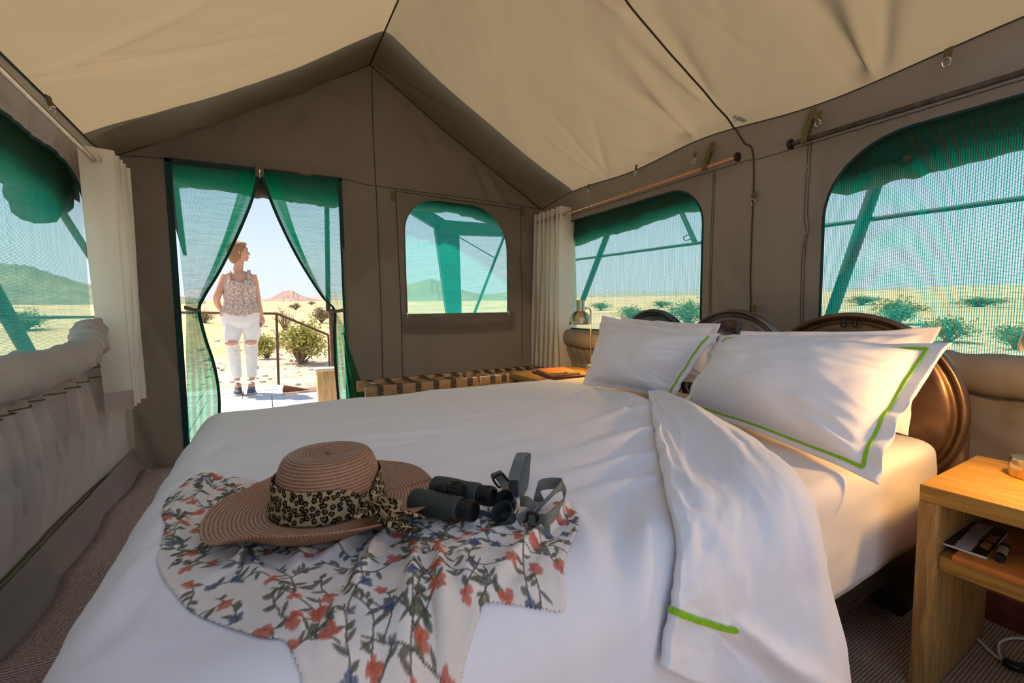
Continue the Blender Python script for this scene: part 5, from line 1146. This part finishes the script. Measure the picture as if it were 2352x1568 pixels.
# shrubs
LEAFG = [mat('leaf_yellow_green', (.30, .30, .06), .8, col2=(.45, .42, .12), vscale=30), mat('leaf_dusty_olive', (.20, .17, .08), .85, col2=(.30, .26, .13), vscale=30), mat('leaf_green', (.12, .19, .06), .8, col2=(.22, .30, .11), vscale=30)]
TWIG = mat('dry_twig', (.22, .15, .11), .9)
def shrub_proto(seed, W, H, leafm, nleaf, nbr, lsize):
    r = np.random.default_rng(seed); b = MB(); tips = []
    for k in range(nbr):
        a = r.uniform(0, 6.28); lean = r.uniform(.1, 1.0); e_ = np.array([math.cos(a)*lean*W*.5, math.sin(a)*lean*W*.5, H*(1-.55*lean**2)*r.uniform(.7, 1.05)]); m_ = e_*.5+np.array([0, 0, H*.08])+r.normal(0, .04*W, 3)
        q = smooth_poly([(0, 0, -.03), m_, e_], 7); b.tube(q, [.018*W, .015*W, .012*W, .010*W, .008*W, .006*W, .004*W], 5); tips += [q[3], q[4], q[5], q[6]]
        for s in range(2):
            f = q[3+s]+r.normal(0, .10*W, 3)+np.array([0, 0, .08*H]); b.tube([q[2+s], (q[2+s]+f)/2+r.normal(0, .02, 3), f], [.007*W, .005*W, .003*W], 4); tips += [f, f]
    vs = []; fs = []
    for k in range(nleaf):
        c = tips[r.integers(len(tips))]+r.normal(0, .075*W, 3)*np.array([1, 1, .8]); c[2] = max(c[2], .02); u = r.normal(0, 1, 3); u /= np.linalg.norm(u); v = np.cross(u, r.normal(0, 1, 3)); v /= np.linalg.norm(v); s = lsize*r.uniform(.6, 1.3); n_ = len(vs)
        vs += [c-u*s, c+v*s*.45, c+u*s, c-v*s*.45]; fs.append((n_, n_+1, n_+2, n_+3))
    return b, vs, fs
PROTO = {}
def shrub(kind, px, py, wpx, hpx, label, grp=None):
    p = ghit(px, py); D = dep(p); W, H = wpx/FPX*D, hpx/FPX*D; seed, lm, nl, nbr = {'big': (3, 0, 2600, 26), 'bare': (4, 1, 260, 16), 'olive': (5, 1, 1500, 20), 'green': (6, 2, 1500, 20)}[kind]
    t = thing('shrub', label, 'shrub', p, grp)
    if kind not in PROTO:
        b, vs, fs = shrub_proto(seed, 1, .8, lm, nl, nbr, .035)
        mb_ = bpy.data.meshes.new('branches'); mb_.from_pydata(b.v, [], b.f); mb_.materials.append(TWIG); ml = bpy.data.meshes.new('foliage'); ml.from_pydata([tuple(v) for v in vs], [], fs); ml.materials.append(LEAFG[lm]); PROTO[kind] = (mb_, ml)
    for nm, me in zip(('branches', 'foliage'), PROTO[kind]):
        o = bpy.data.objects.new(nm, me); COL.objects.link(o); o.parent = t
        if nm == 'foliage': o['kind'] = 'stuff'
    t.scale = (W, W, H/.8); t.rotation_euler = (0, 0, px*.37)
    return t
shrub('big', 690, 834, 135, 92, 'yellow green thorny shrub beyond the deck railing, seen through the doorway')
shrub('big', 614, 824, 70, 55, 'yellow green shrub just behind the right leg of the woman')
shrub('bare', 655, 762, 56, 58, 'thin bare twiggy shrub behind the top of the railing post')
shrub('olive', 738, 740, 62, 34, 'rounded olive shrub beyond the sloping handrail')
shrub('olive', 680, 711, 34, 15, 'small far olive shrub on the golden plain right of the woman')
shrub('olive', 470, 742, 46, 28, 'olive shrub beside the left door net, beyond the handrail')
shrub('olive', 716, 700, 22, 8, 'tiny distant olive shrub below the cone shaped hill')
for i, (px, py, w_, h_) in enumerate(((1580, 745, 120, 55), (1450, 735, 90, 32), (1520, 706, 60, 16), (1380, 712, 60, 18))): shrub('green', px, py, w_, h_, ('green shrub showing through the far right window net, close to the window edge', 'low green shrub in the far right window, above the blue grey drum lid', 'small distant green shrub in the middle of the far right window', 'small green shrub in the far right window beside the lamp')[i])
for i, (px, py, w_, h_) in enumerate(((2060, 745, 130, 60), (2175, 786, 120, 60), (2330, 800, 110, 56), (1980, 700, 90, 22), (2250, 705, 120, 24))): shrub('green', px, py, w_, h_, ('green shrub through the large window, above the pillow tops', 'big green shrub at the lower edge of the large near window', 'green shrub by the frame edge low in the large near window', 'small far green shrub beside the leaning pole in the large window', 'distant low green shrub high on the plain in the large window')[i])
shrub('green', 60, 758, 120, 45, 'green shrub seen through the left window net')
# stones
ROCK = mat('pale_stone', (.42, .33, .27), .9, col2=(.62, .54, .47), vscale=6, spec=.1); protos = []
for k in range(5):
    bm = bmesh.new(); bmesh.ops.create_icosphere(bm, subdivisions=2, radius=1)
    for v in bm.verts:
        f = 1+.35*float(fbm(v.co.x*1.3+k*7, v.co.y*1.3+v.co.z*2.1, 2, 120+k)); v.co = Vector((v.co.x*f, v.co.y*f*.8, v.co.z*f*.55))
    me = bpy.data.meshes.new('stone'); bm.to_mesh(me); bm.free(); me.materials.append(ROCK); protos.append(me)
r = np.random.default_rng(31); cnt = 0; placed = []
while cnt < 110:
    px, py = r.uniform(440, 800), r.uniform(742, 888)
    if not (455 < px < 790): continue
    p = ghit(px, py); s = r.uniform(2.2, 7.5)/FPX*dep(p)*(1.35 if r.random() < .15 else 1)
    if any(math.hypot(p[0]-a, p[1]-b) < (s+c)*1.5 for a, b, c in placed): continue
    placed.append((p[0], p[1], s)); o = bpy.data.objects.new('stone', protos[cnt % 5]); COL.objects.link(o); 
    o.location = (p[0], p[1], float(gz(p[0], p[1]))+s*.2); o.scale = (s, s, s); o.rotation_euler = (0, 0, r.uniform(0, 6.28))
    tag(o, 'pale stone lying on the stony ground beyond the deck', 'stone', 'stones scattered beyond the deck'); cnt += 1
# deck of pale slabs with joints
SLAB = mat('pale_deck_slab', (.66, .62, .58), .8, var=.05, vscale=5, bump=.1, bscale=60)
deck = sempty('deck', 'pale slab deck outside the tent doorway'); yfar = at(640, 882, 2, -.03)[1]; xr_ = at(648, 890, 2, -.03)[0]; ymid = at(640, 908, 2, -.03)[1]
me = None
def slab_obj(x0, x1, y0, y1, z=-.03, th=.06):
    g_ = .008; MB().box(((x0+x1)/2, (y0+y1)/2, z-th/2), (x1-x0-g_, y1-y0-g_, th), bev=.004).build('deck_slab', SLAB, deck)
xs = [xr_-.42*k for k in range(6)]
for a, b in zip(xs[1:], xs[:-1]): slab_obj(a, b, ymid+.01, yfar)
ys = np.linspace(YB+.03, ymid, 4)
for i in range(3):
    for a in np.arange(-1.8, 1.3, .62): slab_obj(a, a+.62, ys[i], ys[i+1])
MB().box((-.3, (YB+yfar)/2+.05, -.235), (2.0, yfar-YB-.3, .28), bev=.01).build('deck_base', mat('deck_base_brown', (.25, .15, .10), .8), deck)
RUST = mat('rusty_brown_steel', (.13, .065, .04), .6, .2, var=.2, vscale=20)
rl_ = thing('railing', 'rusty brown steel railing at the far edge of the deck', 'railing', at(640, 880, 1, yfar-.03))
yy = yfar-.04; tz = at(635, 720, 1, yy)
MB().tube([at(640, 883, 1, yy), tz], .016, 10).build('post', RUST, rl_); p = at(636, 720, 1, yy)
MB().tube([at(300, 716, 1, yy), (p[0], p[1], p[2])], .017, 10).build('handrail', RUST, rl_)
MB().tube([p, at(754, 769, 1, yy+.1)], .016, 10).build('sloping_handrail', RUST, rl_); b_ = at(754, 769, 1, yy+.1); MB().tube([b_, (b_[0], b_[1], ZG-.02)], .014, 10).build('post', RUST, rl_)
b_ = at(330, 716, 1, yy); MB().tube([b_, (b_[0], b_[1], -.03)], .016, 10).build('post', RUST, rl_)
stp = sempty('steps', 'brown stringer and pale treads of steps going down beside the deck')
q0 = at(652, 884, 1, yfar-.1); MB().box((xr_+.22, yfar-.28, -.15), (.46, .05, .17), Matrix.Rotation(.28, 3, 'Y'), .004).build('stringer', mat('stringer_red_brown', (.34, .15, .085), .7), stp)
for k in range(2): MB().box((xr_+.17+.32*k, (ymid+yfar)/2-.05, -.13-.11*k), (.30, yfar-ymid-.15, .035), bev=.004).build('tread', SLAB, stp)
BOXW = wood('pale_pine', (.56, .34, .14), (.72, .50, .26), (9, 9, 1.0)); pb = thing('wooden_post', 'short pale pine post block on the deck beside the right door net', 'wooden post', (*at(750, 900, 1, 4.3)[:2], 0))
x0, x1, zt = at(728, 848, 1, 4.3)[0], at(771, 848, 1, 4.3)[0], at(750, 848, 1, 4.3)[2]; MB().box(((x0+x1)/2, 4.36, (zt-.03)/2), (x1-x0, .12, zt+.03-.024), bev=.005).build('block', BOXW, pb)
MB().box(((x0+x1)/2-.004, 4.36, zt-.004), (x1-x0+.02, .14, .024), bev=.004).build('cap', mat('pale_cap', (.74, .62, .45), .6), pb)
# steel frame of the fly sheet around the tent, seen through the nets
FRM = mat('fly_frame_steel', (.05, .05, .045), .6, var=.1)
fr_r = thing('steel_structure', 'grey steel fly frame outside the right windows with rail and leaning poles', 'frame', (2.85, 1.5, ZG)); X_ = 2.8
def ext(a, b, f0, f1): a, b = np.array(a), np.array(b); return [a+(b-a)*f0, a+(b-a)*f1]
MB().tube(ext(at(1325, 596, 0, X_), at(2352, 455, 0, X_), -.3, 1.8), .012, 10).build('rail', FRM, fr_r)
MB().tube(ext(at(2030, 370, 0, X_), at(1910, 720, 0, X_), -.35, 1.9), .030, 12).build('leaning_pole', FRM, fr_r)
MB().tube(ext(at(1400, 525, 0, X_), at(1338, 690, 0, X_), -.35, 2.2), .028, 12).build('leaning_pole', FRM, fr_r)
MB().tube(ext(at(1562, 480, 0, X_), at(1598, 560, 0, X_), -1.2, 1.0), .018, 10).build('strut', FRM, fr_r)
lp_ = [at(1590, 535, 0, X_), at(1578, 540, 0, X_), at(1570, 545, 0, X_), at(1574, 552, 0, X_), at(1588, 549, 0, X_), at(1594, 552, 0, X_)]; MB().tube(smooth_poly(lp_, 24), .004, 6).build('rope_loop', FRM, fr_r)
fr_l = thing('steel_structure', 'grey steel fly frame outside the left window with leaning pole', 'frame', (-1.3, 3.5, ZG)); X_ = -1.15
MB().tube(ext(at(112, 440, 0, X_), at(212, 596, 0, X_), -.5, 1.3), .024, 12).build('leaning_pole', FRM, fr_l)
MB().tube(ext(at(0, 695, 0, X_), at(66, 812, 0, X_), -.9, 1.9), .034, 12).build('leaning_pole', FRM, fr_l)
MB().tube(ext(at(30, 730, 0, X_), at(205, 728, 0, X_), -.6, 1.2), .010, 8).build('rail', FRM, fr_l)
fr_b = thing('porch_frame', 'porch frame outside the back window with broad upright, beams and stay', 'frame', (1.7, 4.5, ZG)); Y_ = 4.5
def plank(a, b, wa, wb, th, name, m=FRM):
    a, b = np.array(a), np.array(b); d = (b-a)/np.linalg.norm(b-a); s = np.cross(d, [0, 1., 0]); s /= np.linalg.norm(s); vs = []
    for p_, w_ in ((a, wa), (b, wb)):
        for sx, sy in ((-1, -1), (1, -1), (1, 1), (-1, 1)): vs.append(p_+s*sx*w_/2+np.array([0, sy*th/2, 0]))
    return MB().add(vs, [(3, 2, 1, 0), (4, 5, 6, 7), (0, 1, 5, 4), (1, 2, 6, 5), (2, 3, 7, 6), (3, 0, 4, 7)]).build(name, m, fr_b, smooth=False)
pT0, pT1, pB0, pB1 = at(998, 528, 1, Y_), at(1052, 528, 1, Y_), at(1027, 720, 1, Y_), at(1056, 720, 1, Y_)
plank((pT0+pT1)/2+np.array([0, 0, .02]), ext((pT0+pT1)/2, (pB0+pB1)/2, 0, 2.2)[1], np.linalg.norm(pT1-pT0), .05, .06, 'upright')
plank(ext(at(948, 478, 1, Y_), at(1030, 530, 1, Y_), -.6, 1.0)[0], at(1034, 530, 1, Y_), .13, .13, .06, 'beam'); plank(at(1010, 522, 1, Y_-.03), ext(at(1010, 522, 1, Y_-.03), at(1155, 530, 1, Y_-.03), 0, 1.5)[1], .15, .12, .06, 'beam')
MB().tube(ext(at(1152, 558, 1, Y_), at(1090, 718, 1, Y_), -.3, 2.0), .016, 10).build('stay_pole', FRM, fr_b); MB().tube([at(1052, 543, 1, Y_), at(1136, 592, 1, Y_)], .006, 8).build('rope', FRM, fr_b)
plank(at(380, 420, 1, Y_), at(478, 418, 1, Y_), .09, .05, .06, 'beam'); plank(at(392, 420, 1, Y_), ext(at(392, 420, 1, Y_), at(406, 490, 1, Y_), 0, 2.4)[1], .10, .02, .05, 'corner_flap')
MB().tube([at(750, 425, 1, Y_), at(754, 715, 1, Y_)], .022, 10).build('door_side_pole', FRM, fr_b)
pp = at(763, 720, 1, 4.9); MB().tube([(pp[0], 4.9, pp[2]+.05), (pp[0], 4.9, -.03)], .034, 12).build('porch_post', RUST, fr_b)
# outer fly sheet laid double over the gable end of the roof
fly = tag(None or obj('fly_sheet', *(lambda T, Y: (np.vstack([(P_roof(-1, T, Y)+np.array([0, 0, .09])).reshape(-1, 3), (P_roof(1, T, Y)+np.array([0, 0, .09])).reshape(-1, 3)]), grid_faces(20, 14)+[tuple(i+280 for i in f) for f in grid_faces(20, 14)]))(*np.meshgrid(np.linspace(-.12, 1, 20), np.linspace(2.98, 3.39, 14), indexing='ij')), CANVAS_D), 'olive canvas fly sheet doubled over the gable end of the tent roof', 'fly sheet')
co = np.array([v.co for v in fly.data.vertices]); k = (co[:, 1]-2.98)/.41; co[:, 1] = 2.98+k*.95; co[:, 2] += .02; fly.data.vertices.foreach_set('co', co.ravel())

# ------------------------------------------------------------------ woman on the deck
YW = at(560, 904, 2, -.03)[1]
def W(px, py, dy=0.0): p = at(px, py, 1, YW); return np.array([p[0], YW+dy, p[2]])
SKIN = mat('woman_skin', (.62, .33, .21), .55, var=.05, vscale=12); JEAN = mat('pale_jeans', (.76, .74, .71), .85, var=.06, vscale=14, bump=.15, bscale=200); HAIR = mat('light_brown_hair', (.30, .16, .07), .6, var=.35, vscale=70, stretch=(6, 6, .8), bump=.4, bscale=90)  # skin is one warm base tone with slight random variation
TOPM = mat('print_top_fabric', (.30, .19, .14), .85, col2=(.72, .60, .52), vscale=46, detail=6)
def remesh(mb, vox, name, m, parent, smooth_it=3):
    o = mb.build('tmp', m, None); r = o.modifiers.new('r', 'REMESH'); r.mode = 'VOXEL'; r.voxel_size = vox; s = o.modifiers.new('s', 'SMOOTH'); s.factor = .5; s.iterations = smooth_it
    dg = bpy.context.evaluated_depsgraph_get(); me = bpy.data.meshes.new_from_object(o.evaluated_get(dg)); old = o.data; bpy.data.objects.remove(o); bpy.data.meshes.remove(old)
    me.polygons.foreach_set('use_smooth', [True]*len(me.polygons)); me.name = name; o = bpy.data.objects.new(name, me); COL.objects.link(o)
    if parent: o.parent = parent; o.matrix_parent_inverse = Matrix.Translation(-WLOC(parent))
    return o
wo = thing('person', 'woman in patterned sleeveless top and pale ripped jeans standing on the deck', 'person', (*W(560, 904)[:2], -.03))
b = MB()
hd = W(550, 579); b.ball(hd+np.array([-.010, .01, .022]), .098, 20, 16, (.95, .80, .98)); b.ball(hd+np.array([.018, -.008, -.022]), .074, 18, 14, (.90, .80, 1.12))
b.ball(hd+np.array([.062, -.02, -.080]), .026, 12, 8); b.tube([hd+np.array([.078, -.022, .012]), hd+np.array([.094, -.026, -.020]), hd+np.array([.104, -.028, -.032])], [.010, .013, .012], 10); b.ball(hd+np.array([.076, -.022, -.056]), .018, 10, 8, (1, 1, .8)); b.ball(hd+np.array([.066, -.02, .035]), .026, 10, 8, (1, 1.5, .8))
b.ball(hd+np.array([-.005, -.078, -.012]), .022, 10, 8, (.7, .4, 1.1))
b.tube([hd+np.array([.0, .0, -.05]), W(549, 606), W(547, 618), W(547, 632)], [.052, .048, .050, .066], 16)
def ring_loft(rings, n=22):
    vs = []
    for (c, rx, ry) in rings:
        for k in range(n): a = 2*math.pi*k/n; vs.append((c[0]+rx*math.cos(a), c[1]+ry*math.sin(a), c[2]))
    b.add(vs, grid_faces(len(rings), n, True)+[tuple(range(n-1, -1, -1)), tuple((len(rings)-1)*n+k for k in range(n))])
mpx = FPX/dep(W(550, 700)); h = lambda px: px/mpx
ring_loft([(W(548, 623), h(16), .055), (W(548, 630), h(30), .075), (W(549, 640), h(33), .092), (W(551, 655, -.01), h(31), .112), (W(552, 672), h(28), .100), (W(553, 690), h(26), .090), (W(555, 708), h(30), .100), (W(556, 724), h(34), .115), (W(556, 740), h(34), .112), (W(556, 750), h(28), .09)])
def limb(pts, rad, n=14): b.tube(smooth_poly(pts, 18), np.interp(np.linspace(0, 1, 18), np.linspace(0, 1, len(rad)), rad), n)
limb([W(520, 632), W(512, 650, -.01), W(501, 676, -.03), W(498, 690, -.02), W(503, 704, .0), W(508, 711, .01)], [.052, .046, .040, .036, .030, .024])
limb([W(578, 632), W(584, 650), W(589, 676, .02), W(593, 698, 0), W(598, 716, -.02), W(600, 726, -.02)], [.052, .046, .040, .036, .030, .024])
def hand(wr, dir_, across, curl, s=1.0):
    d = dir_/np.linalg.norm(dir_); a = across/np.linalg.norm(across); nn = np.cross(d, a)
    b.tube([wr, wr+d*.04*s, wr+d*.085*s], [.022*s, .033*s, .030*s], 12)
    for k, (off, L_) in enumerate(((-.026, .062), (-.009, .074), (.009, .070), (.025, .055))):
        p0 = wr+d*.075*s+a*off*s; p1 = p0+d*L_*.45*s+nn*curl*.012*s; p2 = p1+d*L_*.32*s*(1-.5*abs(curl))+nn*curl*.026*s; p3 = p2+d*L_*.2*s*(1-.8*abs(curl))+nn*curl*.024*s
        b.tube([p0-d*.02*s, p0, p1, p2, p3], [.010*s, .0095*s, .009*s, .0085*s, .007*s], 8)
    t0 = wr+d*.025*s-a*.026*s; b.tube([t0, t0+d*.03*s-a*.022*s, t0+d*.055*s-a*.026*s+nn*.01*s], [.013*s, .011*s, .008*s], 8)
hand(W(508, 711, .01), np.array([.35, -.1, -.75]), np.array([.6, -.7, .1]), .9)
hand(W(600, 726, -.02), np.array([.12, -.1, -1.0]), np.array([.25, -.95, .1]), .5)
LEGS = (((W(538, 738), W(534, 762, -.02), W(533, 786, -.04), W(537, 806, .0), W(541, 838, .0), W(545, 874)), (.092, .086, .064, .060, .052, .036)), ((W(576, 738), W(579, 762, -.02), W(577, 786, -.03), W(577, 806, .0), W(578, 838, .0), W(579, 872)), (.092, .084, .064, .060, .052, .036)))
for pts, rad in LEGS: limb(pts, [v*.86 for v in rad], 16)
for (px, py) in ((547, 884), (578, 882)): b.ball(W(px, py, -.03), .045, 12, 8, (.8, 1.6, .8))
body = remesh(b, .0052, 'body', SKIN, wo)
# jeans
b = MB(); ring_loft([(W(556, 716), h(36), .122), (W(556, 726), h(38.5), .128), (W(556, 740), h(39), .126), (W(557, 750), h(36), .11)])
for pts, rad in LEGS: limb(list(pts[:5])+[pts[5]+np.array([0, 0, .035])], [v*1.07+.004 for v in rad[:5]]+[.050], 18)
jeans = remesh(b, .007, 'jeans', JEAN, wo, 2)
MB().tube([np.array([W(556, 719)[0]+h(37)*math.cos(a), YW+.126*math.sin(a), W(556, 719)[2]]) for a in np.linspace(0, 6.28, 30)[:-1]], .010, 8, closed=True).build('waistband', JEAN, jeans)
for (px, py, w_) in ((533, 786, 13), (577, 785, 12.5)):
    c = W(px, py, -.113 if px < 550 else -.100); MB().ball(c, 1, 18, 10, (h(w_), .018, h(5.8))).build('knee_rip', SKIN, jeans)
    for s in (-1, 1): MB().tube(smooth_poly([W(px-w_, py, -.06), W(px, py+s*6.5, -.126 if px < 550 else -.113), W(px+w_, py, -.06)], 14), .003, 6).build('frayed_edge', JEAN, jeans)
    for k in range(3): y_ = py+12+k*7; MB().tube(smooth_poly([W(px-w_+2, y_-1, -.065), W(px+1, y_+1.5, -.105), W(px+w_, y_-1, -.06)], 12), .004, 6).build('crease', JEAN, jeans)
# sleeveless top: scooped neck, straps, loose hem
vs = []; nA, nZ = 64, 40
for i in range(nZ):
    t = i/(nZ-1)
    for k in range(nA):
        a = 2*math.pi*k/nA; ca, sa = math.cos(a), math.sin(a); fr = max(0, -sa)          # -sa: towards the camera
        kf = np.interp(abs(ca), [0, .3, .5, .62, .74, .88, 1], [650, 647, 641, 637, 639, 644, 647]); kb = np.interp(abs(ca), [0, .3, .5, .62, .74, .88, 1], [637, 636, 635, 635, 637, 644, 647]); wb = min(1, max(0, sa*2+.5)); top = kf*(1-wb)+kb*wb
        y_ = top+(722+3*math.sin(a*3)-top)*t; cxp = np.interp(y_, [620, 655, 690, 722], [548, 551, 553, 553]); hw = np.interp(y_, [618, 626, 634, 645, 655, 672, 690, 708, 722], [16, 22, 25, 29, 32.5, 32, 31.5, 36, 40]); dp = np.interp(y_, [618, 626, 640, 655, 672, 690, 708, 722], [.055, .078, .105, .128, .120, .118, .132, .142])
        pl = .006*math.sin(a*16+1.5*math.sin(t*4))*min(1, t*3); p = W(cxp, y_); vs.append((p[0]+(h(hw)+pl)*ca, YW+(dp+pl)*sa-.006, p[2]))
tp = solid(obj('top', vs, grid_faces(nZ, nA, True), TOPM, wo), .004)
for px in (526, 571): MB().ribbon(smooth_poly([W(px+2, 640, -.105), W(px, 630, -.088), W(px+.5, 622.5, -.05), W(px+.5, 620.5, .0), W(px+1, 625, .06), W(px+2, 634, .09)], 20), [(.017, 0, 0)]*20, .003).build('shoulder_strap', TOPM, tp)
# bobbed hair
b = MB(); b.ball(hd+np.array([-.028, .012, .032]), .108, 20, 16, (.98, .90, .98)); b.ball(hd+np.array([-.055, .0, -.045]), .074, 16, 12, (.85, 1.12, 1.25)); b.ball(hd+np.array([-.022, -.062, -.020]), .046, 14, 10, (.95, .55, 1.75)); b.ball(hd+np.array([.022, -.02, .092]), .052, 14, 10, (1.1, 1.1, .55))
hair = remesh(b, .008, 'hair', HAIR, wo, 2); 
MB().ball(hd+np.array([.074, -.052, .016]), .008, 10, 8, (.6, .6, .5)).build('eye', mat('eye_dark', (.05, .03, .025), .3), wo)
MB().tube([hd+np.array([.072, -.058, .034]), hd+np.array([.084, -.042, .036])], .004, 6).build('eyebrow', HAIR, wo); MB().ball(hd+np.array([.088, -.026, -.060]), .011, 10, 8, (.8, 1.3, .6)).build('lips', mat('lips_rose', (.5, .17, .14), .5), wo)
NAVY = mat('navy_shoe_cloth', (.10, .12, .17), .8); SOLE = mat('pale_sole', (.52, .42, .33), .8)
for (px, py) in ((547, 898), (578, 897)):
    c = W(px, py); c[2] = -.03; b = MB(); b.ball(c+np.array([0, -.055, .038]), .05, 16, 12, (.92, 1.9, .70)); b.ball(c+np.array([0, .025, .055]), .045, 14, 10, (.9, 1.1, 1.15)); sh_ = remesh(b, .006, 'shoe', NAVY, wo, 3)
    vs = []
    for z_ in (.0, .004, .020, .024):
        for k in range(28): a = 2*math.pi*k/28; rr = 1 if .001 < z_ < .022 else .95; vs.append((c[0]+.050*rr*math.cos(a), c[1]-.04+.115*rr*math.sin(a), c[2]+z_))
    obj('sole', vs, grid_faces(4, 28, True)+[tuple(range(27, -1, -1)), tuple(84+k for k in range(28))], SOLE, sh_)
    for k in range(3): MB().tube(smooth_poly([c+np.array([-.026, -.065-.022*k, .066-.008*k]), c+np.array([0, -.075-.022*k, .076-.009*k]), c+np.array([.026, -.065-.022*k, .066-.008*k])], 8), .0035, 6).build('lace', SOLE, sh_)
